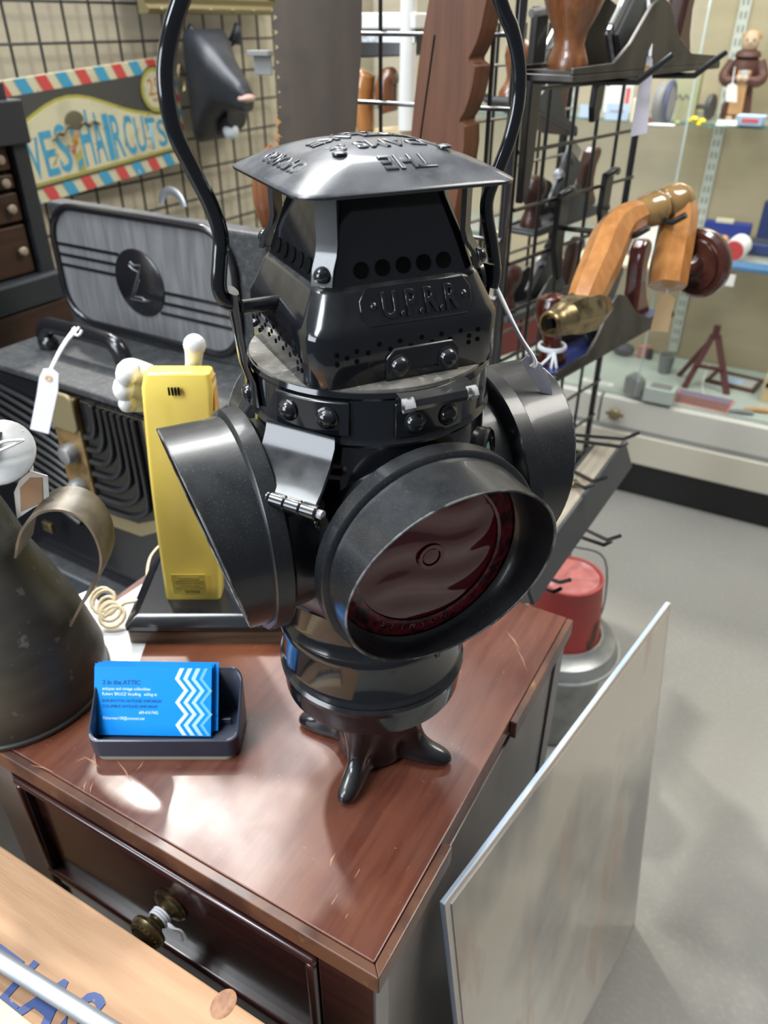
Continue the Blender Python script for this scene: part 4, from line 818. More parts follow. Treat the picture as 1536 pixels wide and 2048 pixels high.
# ---------------------------------------------------------------- animal head on the grid
HF = Frame(LF.w(LF.px(430, 170, -.02).x, -.02, 0), TA)
hd_ = thing('animal_head', 'black animal head wall mount with pink parted lips and a white chin patch', 'wall mount', HF.w(0, 0, HF.px(430, 170).z), HF.a)
hz0 = HF.px(430, 170).z
def hp_(x, y, off): p = HF.px(x, y, off); return V(p.x, off, p.z - hz0)
bm = nb(); rings = []
for (x, y, off, rx, rz_) in ((421, 172, .0, .092, .132), (422, 172, -.03, .091, .131), (424, 168, -.06, .086, .122), (434, 156, -.10, .074, .096), (447, 158, -.14, .060, .068), (468, 176, -.18, .045, .049), (486, 192, -.22, .034, .037), (496, 200, -.245, .022, .026)):
    c_ = hp_(x, y, off); rings.append([V(c_.x + p.x, off, c_.z + p.y) for p in rsq(rx, min(rx, rz_) * (.35 if off > -.05 else .55 if off > -.11 else .8), 0, 6, rz_)])
loft(bm, rings); sb = obj('head', bm, 'hide', hd_, smooth=80)
bm = nb(); a_, b_ = hp_(450, 238, -.06), hp_(474, 232, -.13); rings = []
for k, (c_, r_) in enumerate(((a_, .056), (a_.lerp(b_, .5), .052), (b_, .040))): rings.append([V(c_.x + p.x, c_.y, c_.z + p.y) for p in rsq(r_, r_ * .8, 0, 5, r_ * .8)])
loft(bm, rings); obj('lower_jaw', bm, 'hide', hd_, smooth=80)
bm = nb(); q = hp_(493, 197, -.240); ball(bm, q, .024, (1.2, .7, .42)); obj('upper_lip', bm, 'muzzle', hd_)
bm = nb(); q = hp_(488, 216, -.215); ball(bm, q, .021, (1.2, .7, .35)); obj('lower_lip', bm, 'muzzle', hd_)
bm = nb(); q = hp_(490, 207, -.222); ball(bm, q, .019, (1, .6, .4)); obj('mouth', bm, 'void', hd_)
bm = nb(); q = hp_(462, 262, -.115); ball(bm, q, .026, (.9, .75, .8)); obj('chin_patch', bm, 'patch', hd_)
for (x, y, off) in ((428, 98, -.098), (463, 92, -.085)):
    bm = nb(); q = hp_(x, y, off); tube(bm, [q + V(-.014, 0, -.003), q + V(0, -.002, .003), q + V(.016, .002, .007)], .0045, 8, sm=3); obj('eye_slit', bm, 'void', hd_)
for (x, y) in ((376, 70), (468, 66)):
    bm = nb(); q = hp_(x, y, -.02); tube(bm, [q + V(0, 0, -.02), q + V(0, -.012, .006), q + V(.006, -.004, .022)], [.018, .013, .004], 10, sm=3); obj('ear', bm, 'hide', hd_, smooth=70)
bm = nb(); q = hp_(363, 157, -.02); tube(bm, [q + V(.010 * math.cos(a), 0, .030 * math.sin(a)) for a in (2 * math.pi * i / 20 for i in range(21))], .0028, 6); obj('hanging_ring', bm, 'brass', hd_)
# ---------------------------------------------------------------- gilt frame at the top
FF = Frame(LF.w(0, -.03, 0), TA); fa, fb_ = FF.px(278, 28), FF.px(545, 30)
fr = thing('picture_frame', 'dull gold picture frame hanging at the top, only its lower rail in view', 'frame', FF.w(fa.x, 0, fa.z), FF.a)
fw = fb_.x - fa.x
bm = nb(); loft(bm, [[V(0 if i == 0 else fw, y, z) for y, z in ((0, .0), (-.03, .002), (-.035, .012), (-.022, .022), (-.026, .034), (-.012, .040), (0, .040))] for i in (0, 1)]); obj('lower_rail', bm, 'gold', fr, smooth=30)
for x_ in (.02, fw - .02): bm = nb(); box(bm, (x_, -.015, .20), (.04, .03, .32)); obj('side_rail', bm, 'gold', fr, smooth=0, bevel=.003)
bm = nb(); box(bm, (fw / 2, -.015, .38), (fw, .03, .04)); obj('upper_rail', bm, 'gold', fr, smooth=0, bevel=.003)
bm = nb(); box(bm, (fw / 2, -.006, .20), (fw - .06, .006, .34)); obj('picture', bm, 'mirror', fr, smooth=0)
for k in range(6): bm = nb(); ball(bm, (fw * (k + .5) / 6, -.034, .010), .005); obj('bead', bm, 'gold', fr)
# small shelf bracket in front of the wall
bm = nb(); q0 = W(520, 106, 1.3); box(bm, (0, 0, 0), (.040, .02, .008)); box(bm, (.0, .008, -.018), (.034, .004, .03)); tag(obj('price_channel', bm, 'mgrey', loc=q0, rot=(0, 0, R(-20)), smooth=0, bevel=.001), 'small bright metal clip sticking out beside the toothed saw edge', 'clip')
# ---------------------------------------------------------------- saw blade (hangs on the middle panel)
SF = Frame(MF.w(0, -.02, 0), math.degrees(MF.a) + 20)
sw = thing('crosscut_saw', 'wide rusty brown saw blade hanging upright with teeth along its left edge', 'saw', SF.w(0, 0, SF.px(630, 380).z), SF.a)
z0s = SF.px(630, 380).z
def sp_(x, y): p = SF.px(x, y); return (p.x, p.z - z0s)
pts = []
left = [(548 + 16 * k / 12, -40 + k * 30) for k in range(13)]
for i, (x, y) in enumerate(left):
    pts += [sp_(x - 5, y), sp_(x - 6, y + 6), sp_(x + 4, y + 14), sp_(x - 5, y + 24)]
pts += [sp_(570, 372), sp_(600, 385), sp_(680, 385), sp_(700, 330), sp_(712, 250), sp_(722, 100), sp_(724, -40)]
bm = nb(); slab(bm, pts, 0, .003); obj('blade', bm, 'saw', sw, smooth=0)
for k, (x, y) in enumerate(((556, 243), (556, 270), (557, 293))):
    a_, b_, c_ = sp_(x - 6, y - 12), sp_(x + 6, y + 1), sp_(x - 6, y + 11); bm = nb(); slab(bm, [a_, b_, c_], .004, .010); obj('bright_tooth', bm, 'teeth', sw, smooth=0)
bm = nb(); q = sp_(535, 380); tube(bm, [V(q[0], .01, q[1] - .05), V(q[0] - .004, .01, q[1] - .02), V(q[0], .01, q[1] + .02), V(q[0] + .02, .01, q[1] + .05)], [.015, .020, .022, .016], 12, sm=4); obj('handle', bm, 'rosewood', sw, smooth=70)
# ---------------------------------------------------------------- carved bar
VF = Frame(MF.w(0, -.06, 0), TA - 90)
zc0 = VF.px(860, 500).z
cv = thing('carved_bar', 'brown wooden bar with stepped notches along its right edge', 'wooden bar', VF.w(VF.px(860, 500).x, 0, zc0), VF.a); xc0 = VF.px(860, 500).x
def cp_(x, y): p = VF.px(x, y); return (p.x - xc0, p.z - zc0)
out = [(862, -60), (857, 0), (846, 60), (837, 120), (828, 200), (820, 280), (812, 370), (806, 500), (898, 510), (908, 440), (918, 380), (926, 320), (930, 290), (930, 253), (926, 249), (920, 245), (922, 238), (930, 225), (941, 195), (947, 170), (952, 132), (947, 129), (940, 124), (939, 116), (945, 106), (955, 85), (964, 55), (970, 25), (980, -20), (985, -60)]
bm = nb(); slab(bm, [cp_(*p) for p in out], 0, .045); obj('bar', bm, 'carve', cv, smooth=25, bevel=.0015)
bm = nb(); a_, b_ = cp_(868, 70), cp_(838, 285); slab(bm, [a_, (a_[0] + .002, a_[1]), (b_[0] + .002, b_[1]), b_], -.0004, .0002); obj('split', bm, 'void', cv, smooth=0)
for k, (x, y) in enumerate(((840, 505), (896, 505))):
    pass
# ---------------------------------------------------------------- things seen through the middle panel
BF = Frame(MF.w(0, .25, 0), TA - 90)
def bx_thing(name, lab, cat, F, pts, y0, y1, m, bevel=.002, extra=None, group=None):
    P_ = [F.px(x, y) for x, y in pts]; cx = sum(p.x for p in P_) / len(P_); zmin = min(p.z for p in P_)
    T_ = thing(name, lab, cat, F.w(cx, 0, zmin), F.a, group); bm = nb(); slab(bm, [(p.x - cx, p.z - zmin) for p in P_], y0, y1); obj('body', bm, m, T_, smooth=0, bevel=bevel)
    if extra: extra(T_, lambda x, y: (F.px(x, y).x - cx, F.px(x, y).z - zmin))
    return T_
def lidw(T_, f):
    a_, b_ = f(705, 50), f(838, 34); bm = nb(); box(bm, ((a_[0] + b_[0]) / 2, .05, (a_[1] + b_[1]) / 2), (b_[0] - a_[0], .12, .022)); obj('lid', bm, 'offwhite', T_, smooth=0, bevel=.003)
    a_, b_ = f(712, 78), f(832, 78); bm = nb(); box(bm, ((a_[0] + b_[0]) / 2, -.003, a_[1]), (b_[0] - a_[0], .006, .008)); obj('rim', bm, 'steel', T_, smooth=0)
bx_thing('black_box', 'black box with pale lid behind the wires left of the carved bar', 'box', BF, [(712, 116), (826, 112), (836, 50), (708, 55)], 0, .12, 'phblack', extra=lidw)
def wt(name, lab, F, pts, r, m, cat='tool'):
    P_ = [F.px(x, y) for x, y in pts]; o_ = P_[0]; T_ = F.w(o_.x, 0, o_.z); bm = nb(); tube(bm, [V(p.x - o_.x, 0, p.z - o_.z) for p in P_], r, 12, sm=4); return tag(obj(name, bm, m, loc=T_, rot=(0, 0, F.a), smooth=70), lab, cat)
wt('turned_mallet', 'pale wooden tool handle hanging beside the saw blade', BF, [(733, 262), (727, 215), (728, 170), (735, 145)], [.014, .019, .020, .015], 'honey')
wt('turned_mallet', 'reddish wooden tool handle between the upright wires', BF, [(778, 225), (772, 190), (776, 160), (790, 150)], [.015, .019, .018, .012], 'rosewood')
wt('white_pitcher', 'white slim enamel pillar behind the wires beside the carved bar', BF, [(815, 260), (814, 200), (815, 140), (817, 60), (818, -20)], [.016, .014, .013, .013, .013], 'offwhite', 'pillar')
bx_thing('wooden_plane', 'long wooden plane lying behind the wires above the lantern cap', 'hand plane', BF, [(725, 285), (845, 270), (845, 250), (725, 262)], 0, .06, 'plank')
# ---------------------------------------------------------------- hand planes
def hand_plane(name, lab, loc, rz, length, pitch=0, knob='rosewood', tote='totewood', body='sheen', blue=False, group=None, roll=0, s=1., ks=1., kprof=None):
    T_ = thing(name, lab, 'hand plane', loc, 0, group); T_.rotation_euler = (Matrix.Rotation(rz, 4, 'Z') @ Matrix.Rotation(-pitch, 4, 'Y') @ Matrix.Rotation(roll, 4, 'X')).to_euler(); T_.scale = (s, s, s)
    l, wd = length, .066
    bm = nb(); prism(bm, [(0, -wd / 2), (l, -wd / 2), (l, wd / 2), (0, wd / 2)], 0, .006); obj('sole', bm, body, T_, smooth=0, bevel=.001)
    pr_ = [(.0, .006), (0, .012), (l * .22, .014), (l * .30, .030), (l * .40, .062), (l * .46, .070), (l * .52, .064), (l * .62, .035), (l * .74, .018), (l * .97, .014), (l, .006)]
    for y_ in (-wd / 2, wd / 2 - .004): bm = nb(); slab(bm, pr_, y_, y_ + .004); obj('cheek', bm, body, T_, smooth=30, bevel=.0008)
    bm = nb(); box(bm, (l * .5, 0, .0075), (l * .97, wd - .010, .003)); obj('bed', bm, 'planeblue' if blue else body, T_, smooth=0)
    bm = nb(); lathe(bm, kprof or [(0, 0), (.019, 0), (.0195, .008), (.0165, .016), (.0125, .026), (.0130, .034), (.0175, .045), (.0225, .058), (.0230, .070), (.0185, .080), (.008, .084), (0, .085)], 28, Matrix.Translation((l * .12, 0, .009)) @ Matrix.Scale(ks, 4)); obj('front_knob', bm, knob, T_)
    bm = nb(); tp = [(-.028, 0), (.036, 0), (.034, .012), (.022, .028), (.016, .050), (.020, .072), (.034, .092), (.030, .104), (.012, .108), (-.004, .098), (-.012, .076), (-.016, .050), (-.022, .026)]; slab(bm, [(l * .80 + a, .010 + b) for a, b in tp], -.012, .012); obj('tote', bm, tote, T_, smooth=30, bevel=.007, bseg=3)
    a_, b_ = V(l * .36, 0, .018), V(l * .60, 0, .105)
    bm = nb(); bar(bm, a_ + V(.012, 0, 0), b_, .050, .016, (0, 1, 0)); obj('frog', bm, 'dgrey', T_, smooth=0, bevel=.002)
    bm = nb(); bar(bm, a_ + V(.004, 0, .006), b_ + V(.004, 0, .022), .048, .004, (0, 1, 0)); obj('blade', bm, 'steel', T_, smooth=0)
    bm = nb(); bar(bm, a_ + V(.004, 0, .012), a_.lerp(b_, .75) + V(0, 0, .014), .042, .006, (0, 1, 0)); obj('lever_cap', bm, 'planeblue' if blue else 'mgrey', T_, smooth=0, bevel=.002)
    nd = (b_ - a_).cross(V(0, 1, 0)).normalized(); nd = nd if nd.x < 0 else -nd
    bm = nb(); lathe(bm, [(0, 0), (.004, 0), (.004, .008), (.010, .010), (.010, .018), (0, .019)], 20, axisM(a_.lerp(b_, .5) + V(-.004, 0, .012), nd)); obj('cap_screw', bm, 'steel', T_)
    bm = nb(); lathe(bm, [(0, 0), (.010, 0), (.011, .008), (.010, .016), (0, .016)], 20, axisM(a_.lerp(b_, .8) + V(-.002, -.0, .012), nd)); obj('depth_wheel', bm, 'dgrey', T_)
    return T_
# upper plane on its two hooks
HFp = Frame(RF.w(0, -.075, 0), 49)
pz = HFp.px(1066, 163)
x1p = HFp.px(1372, 138).x
P1 = hand_plane('hand_plane', 'steel hand plane with turned brown front knob on the top hooks of the right panel', HFp.w(pz.x + .005, -.01, pz.z), HFp.a, x1p - pz.x, 0, 'rosewood', 'totewood', kprof=[(0, 0), (.0205, 0), (.0215, .006), (.019, .012), (.0155, .021), (.018, .032), (.026, .046), (.0315, .060), (.0315, .072), (.023, .082), (0, .086)])
P1.scale = (1, 1.25, 1.28)
def hook(name, lab, paths, r=.0032, group='double prong panel hooks', m='wire'):
    o_ = V(*paths[0][0]); bm = nb()
    for p in paths: tube(bm, [Vector(q) - o_ for q in p], r, 8)
    return tag(obj(name, bm, m, loc=o_, smooth=60), lab, 'hook', group)
def prong(F, px0, px1, px2, o0, o1, o2): return [F.w(p.x, o, p.z) for p, o in ((F.px(*px0, o0), o0), (F.px(*px1, o1), o1), (F.px(*px2, o2), o2))]
hz_ = pz.z - .005
for x_, lab in ((HFp.px(1215, 165).x, 'black angled hook carrying the toe of the upper hand plane'), (HFp.px(1330, 150).x, 'black angled hook carrying the heel of the upper hand plane')):
    hook('panel_hook', lab, [[RF.w(x_ - .10, -.006, hz_), RF.w(x_ - .06, -.10, hz_), RF.w(x_ - .035, -.135, hz_), RF.w(x_ - .01, -.165, hz_ + .030)]], .0045, 'single panel hooks')
# bracket plate of the top hook
bm = nb(); q = RF.px(1075, 120, -.015); 
br = thing('shelf_bracket', 'black notched shelf bracket arm left of the upper hand plane', 'bracket', RF.w(q.x, -.012, q.z - .18), RF.a)
bm = nb(); slab(bm, [(-.012, 0), (.004, .004), (.012, .05), (.016, .20), (.014, .24), (-.012, .24), (-.014, .1)], -.006, .006); obj('arm', bm, 'wire', br, smooth=0, bevel=.002)
bm = nb(); tube(bm, [V(-.04, -.012, .232), V(.05, -.012, .240)], .005, 8); obj('lip', bm, 'steel', br)
for (x, y0_, y1_, lab) in ((1196, 165, 245, 'dark bracket arm hanging below the upper hand plane'), (1125, 385, 560, 'dark bracket arm hooked on the panel left of the brace'), (1215, 345, 470, 'dark bracket arm hooked on the panel above the brace')):
    q0 = RF.px(x, y0_, -.012); q1 = RF.px(x - 12, y1_, -.012); br = thing('bracket_arm', lab, 'bracket', RF.w(q1.x, -.012, q1.z), RF.a)
    hgt = q0.z - q1.z; dx = q0.x - q1.x
    bm = nb(); slab(bm, [(-.006, 0), (.008, .004), (dx + .014, hgt * .4), (dx + .016, hgt), (dx - .012, hgt), (dx - .014, hgt * .4)], -.006, .004); obj('arm', bm, 'wire', br, smooth=0, bevel=.002)
    bm = nb(); tube(bm, [V(dx - .020, -.008, hgt - .002), V(dx, -.014, hgt + .006), V(dx + .020, -.008, hgt)], .006, 8, sm=3); obj('claw', bm, 'wire', br, smooth=60)
poly_tag('price_tag', 'long lilac price tag hanging in front of the upper hand plane', [(1294, 114), (1300, 109), (1305, 120), (1304, 160), (1294, 266), (1260, 274), (1282, 150)], 1.02, 'tag', eye=(1294, 137), string=[((1298, 112, 1.02), (1301, 60, 1.02), (1294, 0, 1.03), (1290, -20, 1.04)), ((1300, 114, 1.02), (1304, 60, 1.02), (1297, 0, 1.03), (1292, -20, 1.04))], sr=.0016)
# blue plane
F2 = Frame(RF.w(0, -.10, 0), 49)
a_, b_ = F2.px(1070, 758), F2.px(1318, 624)
pt = math.atan2(b_.z - a_.z, b_.x - a_.x); ln = math.hypot(b_.z - a_.z, b_.x - a_.x)
P2 = hand_plane('hand_plane', 'blue painted hand plane with glossy red front knob below the brace', F2.w(a_.x + .0, 0, a_.z), F2.a, ln * .95, pt, 'cherry', 'cherry', 'sheen', True, roll=R(-8)); P2.scale = (1, 1.15, 1.25)
kw = P2.matrix_basis @ V(ln * .95 * .12, 0, .028)
bm = nb()
for dz in (0, .003): tube(bm, [V(.020 * math.cos(2 * math.pi * i / 20), .020 * math.sin(2 * math.pi * i / 20), dz) for i in range(21)], .0022, 6)
tube(bm, [V(0, -.020, 0), V(-.012, -.026, -.010), V(-.030, -.028, -.028)], .0020, 6, sm=4); tube(bm, [V(0, -.020, 0), V(.002, -.030, -.014), V(.006, -.030, -.030)], .0020, 6, sm=4); tube(bm, [V(0, -.020, 0), V(-.004, -.030, -.014), V(-.004, -.030, -.032)], .0020, 6, sm=4)
tag(obj('knob_string', bm, 'string', loc=kw), 'white string knotted round the red knob of the blue plane', 'string')
# planes on the rear panel, seen through the wires
RB = Frame(RF.w(0, .10, 0), 49)
for (x0, y0, x1, y1, lab, kb) in ((1040, 470, 1190, 415, 'dark hand plane behind the wires left of the brace', 'totewood'), (985, 640, 1160, 585, 'dark hand plane behind the wires next to the lantern housing', 'totewood'), (1000, 205, 1120, 270, 'old plane hanging tilted behind the wires right of the bail', 'rosewood')):
    a_, b_ = RB.px(x0, y0), RB.px(x1, y1); pt = math.atan2(b_.z - a_.z, b_.x - a_.x); ln = math.hypot(b_.z - a_.z, b_.x - a_.x)
    hand_plane('hand_plane', lab, RB.w(a_.x, 0, a_.z), RB.a, ln, pt, kb, 'totewood', 'dgrey')
RB2 = Frame(RF.w(0, .30, 0), 49)
bx_thing('tool_box', 'dark red wooden tool box low behind the wires beside the lantern', 'box', RB2, [(985, 720), (1100, 680), (1100, 600), (985, 640)], 0, .10, 'darkred')
bx_thing('paper_pack', 'cream and green paper pack behind the wires beside the brace', 'paper', RB2, [(1000, 530), (1100, 520), (1100, 455), (1000, 465)], 0, .02, 'creamp')
bx_thing('red_booklet', 'thin red booklet standing behind the wires right of the bail', 'booklet', RB2, [(1040, 455), (1110, 448), (1110, 440), (1040, 446)], 0, .02, 'redp')
# ---------------------------------------------------------------- brace
B0 = W(1200, 560, 1.0)
bc = thing('brace', 'wooden carpenter brace with brass chuck and dark round pad, hung on a hook', 'brace', B0)
Wb = lambda x, y, d: W(x, y, d) - B0
bm = nb(); tube(bm, [Wb(1160, 626, .955), Wb(1182, 572, .965), Wb(1205, 520, .98), Wb(1222, 478, .99), Wb(1245, 446, 1.0), Wb(1280, 428, 1.01)], [.022, .026, .028, .028, .024, .018], 8, sm=5, flat=(1, .92)); obj('lower_arm', bm, 'honey', bc, smooth=28)
bm = nb(); tube(bm, [Wb(1272, 432, 1.01), Wb(1290, 424, 1.015), Wb(1312, 416, 1.02), Wb(1322, 412, 1.025), Wb(1332, 408, 1.028), Wb(1352, 402, 1.035), Wb(1366, 400, 1.045)], [.015, .021, .023, .016, .022, .024, .019], 16, sm=5); obj('grip', bm, 'grip', bc, smooth=70)
bm = nb(); tube(bm, [Wb(1352, 396, 1.035), Wb(1358, 430, 1.04), Wb(1350, 480, 1.04), Wb(1340, 530, 1.04), Wb(1334, 572, 1.04)], [.021, .026, .027, .028, .027], 8, sm=5, flat=(1, .95)); obj('upper_arm', bm, 'honey', bc, smooth=28)
bm = nb(); tube(bm, [Wb(1370, 405, 1.03), Wb(1374, 450, 1.03), Wb(1366, 500, 1.03), Wb(1356, 555, 1.03)], .007, 6, flat=(.5, 1.6), sm=4); obj('steel_plate', bm, 'sheen', bc, smooth=40)
pdn = V(.80, .58, .10).normalized()
bm = nb(); lathe(bm, [(0, -.012), (.013, -.012), (.014, .004), (.017, .012), (.026, .015), (.034, .014), (.035, .018), (.042, .018), (.0465, .022), (.0470, .030), (.043, .038), (.020, .046), (0, .048)], 36, axisM(Wb(1374, 536, 1.045), pdn)); obj('pad', bm, 'headwood', bc)
bm = nb(); tube(bm, [Wb(1128, 634, .945), Wb(1150, 628, .95), Wb(1185, 620, .96), Wb(1212, 612, .97)], [.022, .0265, .026, .014], 6, flat=(1, .9)); ck = obj('brass_socket', bm, 'brass', bc, smooth=25)
dch = (Wb(1100, 648, .93) - Wb(1140, 632, .95)).normalized()
bm = nb(); lathe(bm, [(.021, -.004), (.020, .006), (.0165, .012), (.0150, .024), (.0160, .026), (.0150, .029), (.012, .029), (.0115, .020), (0, .020)], 28, axisM(Wb(1128, 637, .942), dch)); cq = obj('chuck', bm, 'brass', bc)
bm = nb(); prism(bm, [(-.0055, -.0055), (.0055, -.0055), (.0055, .0055), (-.0055, .0055)], .019, .0292, axisM(Wb(1128, 637, .942), dch) @ Matrix.Rotation(R(20), 4, 'Z')); obj('square_hole', bm, 'void', cq, smooth=0)
bm = nb(); ball(bm, Wb(1172, 636, .945), .004); obj('set_screw', bm, 'steel', ck)
hook('panel_hook', 'black double hook holding the brace by its grip', [[RF.px(1118, 455, -.01).to_tuple()[0:0] or RF.w(RF.px(1118, 455).x, -.01, RF.px(1118, 455).z), W(1180, 462, 1.10), W(1255, 474, 1.0), W(1272, 470, .985), W(1297, 455, .97)], [RF.w(RF.px(1250, 420).x, -.01, RF.px(1250, 420).z), W(1320, 440, 1.02), W(1345, 445, 1.0), W(1372, 430, .985)]], .0042, 'single panel hooks')
poly_tag('paper_tag', 'plain kraft paper tag hanging below the brace', [(1318, 598), (1324, 588), (1340, 588), (1350, 596), (1336, 664), (1301, 662), (1306, 640)], 1.06, 'kraft', string=[((1332, 594, 1.06), (1335, 580, 1.055), (1334, 566, 1.05))], sr=.0012)
# ---------------------------------------------------------------- lower hooks
def ux(x, y, d): return W(x, y, d)
hook('panel_hook', 'long double prong hook with nothing on it right of the lantern hood', [[ux(1130, 868, 1.30), ux(1170, 872, 1.27), ux(1248, 878, 1.16), ux(1277, 866, 1.12)], [ux(1120, 878, 1.26), ux(1160, 883, 1.22), ux(1238, 893, 1.13), ux(1256, 885, 1.125)]], .0028)
hook('panel_hook', 'double prong hook lying over the long wooden beam', [[ux(1125, 935, 1.22), ux(1150, 944, 1.18), ux(1186, 963, 1.10), ux(1212, 955, 1.07)], [ux(1120, 958, 1.20), ux(1145, 966, 1.15), ux(1170, 976, 1.09), ux(1188, 968, 1.085)]], .0030)
hook('panel_hook', 'double prong hook pointing over the bare floor', [[ux(1150, 1055, 1.28), ux(1168, 1058, 1.22), ux(1215, 1080, 1.10), ux(1240, 1072, 1.06)], [ux(1140, 1064, 1.26), ux(1160, 1074, 1.20), ux(1208, 1090, 1.08), ux(1224, 1082, 1.075)]], .0028)
hook('panel_hook', 'short double prong hook above the red can', [[ux(1085, 1150, 1.20), ux(1100, 1158, 1.16), ux(1120, 1165, 1.10), ux(1140, 1160, 1.07)], [ux(1075, 1168, 1.18), ux(1090, 1178, 1.14), ux(1108, 1184, 1.08), ux(1124, 1176, 1.075)]], .0030)
# long beam plane
a_, b_ = W(1022, 1180, 1.02), W(1226, 908, 1.24); dd = (b_ - a_).normalized()
bp_ = thing('jointer_plane', 'long worn wooden jointer plane sloping down behind the lantern hood', 'hand plane', a_); bp_.rotation_euler = (axisM((0, 0, 0), dd, V(.755, -.656, 0)) @ Matrix.Rotation(R(70), 4, 'Z')).to_euler(); lb2 = (b_ - a_).length
bm = nb(); box(bm, (0, 0, lb2 / 2), (.046, .046, lb2)); 
obj('beam', bm, wood('beam_wood', (.34, .29, .22), (.25, .21, .16), .6, axis=2, scale=8), bp_, smooth=0, bevel=.003)
bm = nb(); box(bm, (.0245, 0, lb2 / 2), (.006, .0465, lb2 * .99)); obj('dark_face', bm, 'dgrey', bp_, smooth=0)
bm = nb(); box(bm, (-.0245, 0, lb2 / 2), (.006, .0465, lb2 * .99)); obj('dark_face', bm, 'dgrey', bp_, smooth=0)
for k in (.35, .62): bm = nb(); lathe(bm, [(0, 0), (.008, 0), (.008, .004), (.004, .006), (0, .006)], 16, axisM((0, -.0275, lb2 * k), (0, -1, 0))); obj('brass_stud', bm, 'brass', bp_)
# ---------------------------------------------------------------- red can and grey pail
cx, cy = .368, 1.212
zt_ = aty(1125, 1150, cy).z; zb_ = aty(1140, 1300, cy - .06).z; zm = aty(1160, 1345, cy - .1).z
pail = thing('grey_pail', 'galvanised grey pail with wide domed brim on the floor beside the table', 'pail', (cx, cy, 0))
bm = nb(); lathe(bm, [(0, 0), (.090, 0), (.094, .006), (.094, zb_ - .05), (.116, zb_ - .045), (.121, zb_ - .040), (.119, zb_ - .030), (.110, zb_ - .012), (.092, zb_ - .004), (.084, zb_ + .006), (.080, zb_ + .006), (.080, zb_ - .01), (0, zb_ - .01)], 48); obj('body', bm, 'galv', pail)
bm = nb(); tube(bm, [V(.122 * math.cos(a), .122 * math.sin(a), zb_ - .038) for a in (2 * math.pi * i / 48 for i in range(49))], .004, 6); obj('rim_wire', bm, 'galv', pail)
rc = thing('red_can', 'red painted tin can with rusty patch, standing on the grey pail', 'can', (cx, cy, zb_ - .0095))
hh_ = zt_ - zb_ + .0095
bm = nb(); lathe(bm, [(0, 0), (.0785, 0), (.0785, .004), (.0775, .008), (.0650, hh_ - .006), (.0660, hh_ - .002), (.0650, hh_), (.060, hh_), (.0585, hh_ - .006), (0, hh_ - .004)], 44); obj('body', bm, 'red', rc)
bm = nb(); lathe(bm, [(0, 0), (.0575, 0), (.0575, .003), (0, .004)], 36, Matrix.Translation((0, 0, hh_ - .0045))); obj('lid', bm, 'redtop', rc)
bm = nb(); rings = []
for rr in (.0, .0012):
    pts_ = []
    for a, z_ in ((-.72, .012), (-.50, .030), (-.38, .055), (-.36, .075), (-.55, .070), (-.66, .045), (-.80, .035)): r_ = .0783 - .0135 * z_ / hh_ + rr; pts_.append(V(r_ * math.cos(a - .3), r_ * math.sin(a - .3), z_))
    rings.append(pts_)
loft(bm, rings); obj('rust_patch', bm, 'rust', rc)
bm = nb(); tube(bm, [V(.070, .0, .012), V(.078, 0, hh_ * .6), V(.066, .01, hh_ + .03), V(.02, .02, hh_ + .05), V(-.04, .03, hh_ + .04), V(-.066, .01, hh_ * .8)], .0018, 6, sm=4); obj('wire_bail', bm, 'wire', rc)
# ---------------------------------------------------------------- wrapped panel leaning on the table
TL, TR_, BRr = atz(888, 1810, .70), atz(1340, 1205, .70), atz(1268, 1850, 0)
BLl = BRr + (TL - TR_)
pn_ = thing('wrapped_picture', 'large plastic wrapped picture leaning by the right side of the table', 'picture', (BLl + BRr) / 2)
oo = (BLl + BRr) / 2; nrm_ = (BRr - BLl).cross(TL - BLl).normalized(); nrm_ = nrm_ if nrm_.y < 0 else -nrm_
def quad(a, b, c, d, t0, t1): bm = nb(); return loft(bm, [[p - oo + nrm_ * k for p in (a, b, c, d)] for k in (t0, t1)])
obj('board', quad(BLl, BRr, TR_, TL, -.005, .0), 'acredge', pn_, smooth=0, bevel=.001)
u_ = (BRr - BLl).normalized(); v_ = (TL - BLl).normalized(); mg = .008
ip = [BLl + u_ * mg + v_ * mg, BRr - u_ * mg + v_ * mg, TR_ - u_ * mg - v_ * mg, TL + u_ * mg - v_ * mg]
obj('margin', quad(BLl, BRr, TR_, TL, .0, .0008), 'acrborder', pn_, smooth=0)
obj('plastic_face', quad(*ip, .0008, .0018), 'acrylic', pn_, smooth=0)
# ---------------------------------------------------------------- crate, conduit, tub
CZt = .712
ca, cb2 = TF.loc(atz(0, 1705, CZt)), TF.loc(atz(560, 2048, CZt)); ux_ = (ca.x + cb2.x) / 2
cr = thing('wooden_crate', 'pale pine crate with blue stencilled letters on its lid in the near left corner', 'crate', TF.w(ux_, 0, 0), TF.a)
y0_ = TF.loc(atz(640, 2090, CZt)).y
bm = nb(); prism(bm, [(0, y0_), (0, y0_ + .62), (-.215, y0_ + .62), (-.215, y0_)], CZt - .014, CZt); obj('lid_board', bm, 'crate', cr, smooth=0, bevel=.0015)
bm = nb(); prism(bm, [(-.218, y0_), (-.218, y0_ + .62), (-.36, y0_ + .62), (-.36, y0_)], CZt - .014, CZt); obj('lid_board', bm, 'crate', cr, smooth=0, bevel=.0015)
bm = nb(); prism(bm, [(-.006, y0_ + .004), (-.006, y0_ + .616), (-.018, y0_ + .616), (-.018, y0_ + .004)], .36, CZt - .014); obj('side_board', bm, 'crate', cr, smooth=0)
bm = nb(); prism(bm, [(-.342, y0_ + .004), (-.342, y0_ + .616), (-.354, y0_ + .616), (-.354, y0_ + .004)], .36, CZt - .014); obj('side_board', bm, 'crate', cr, smooth=0)
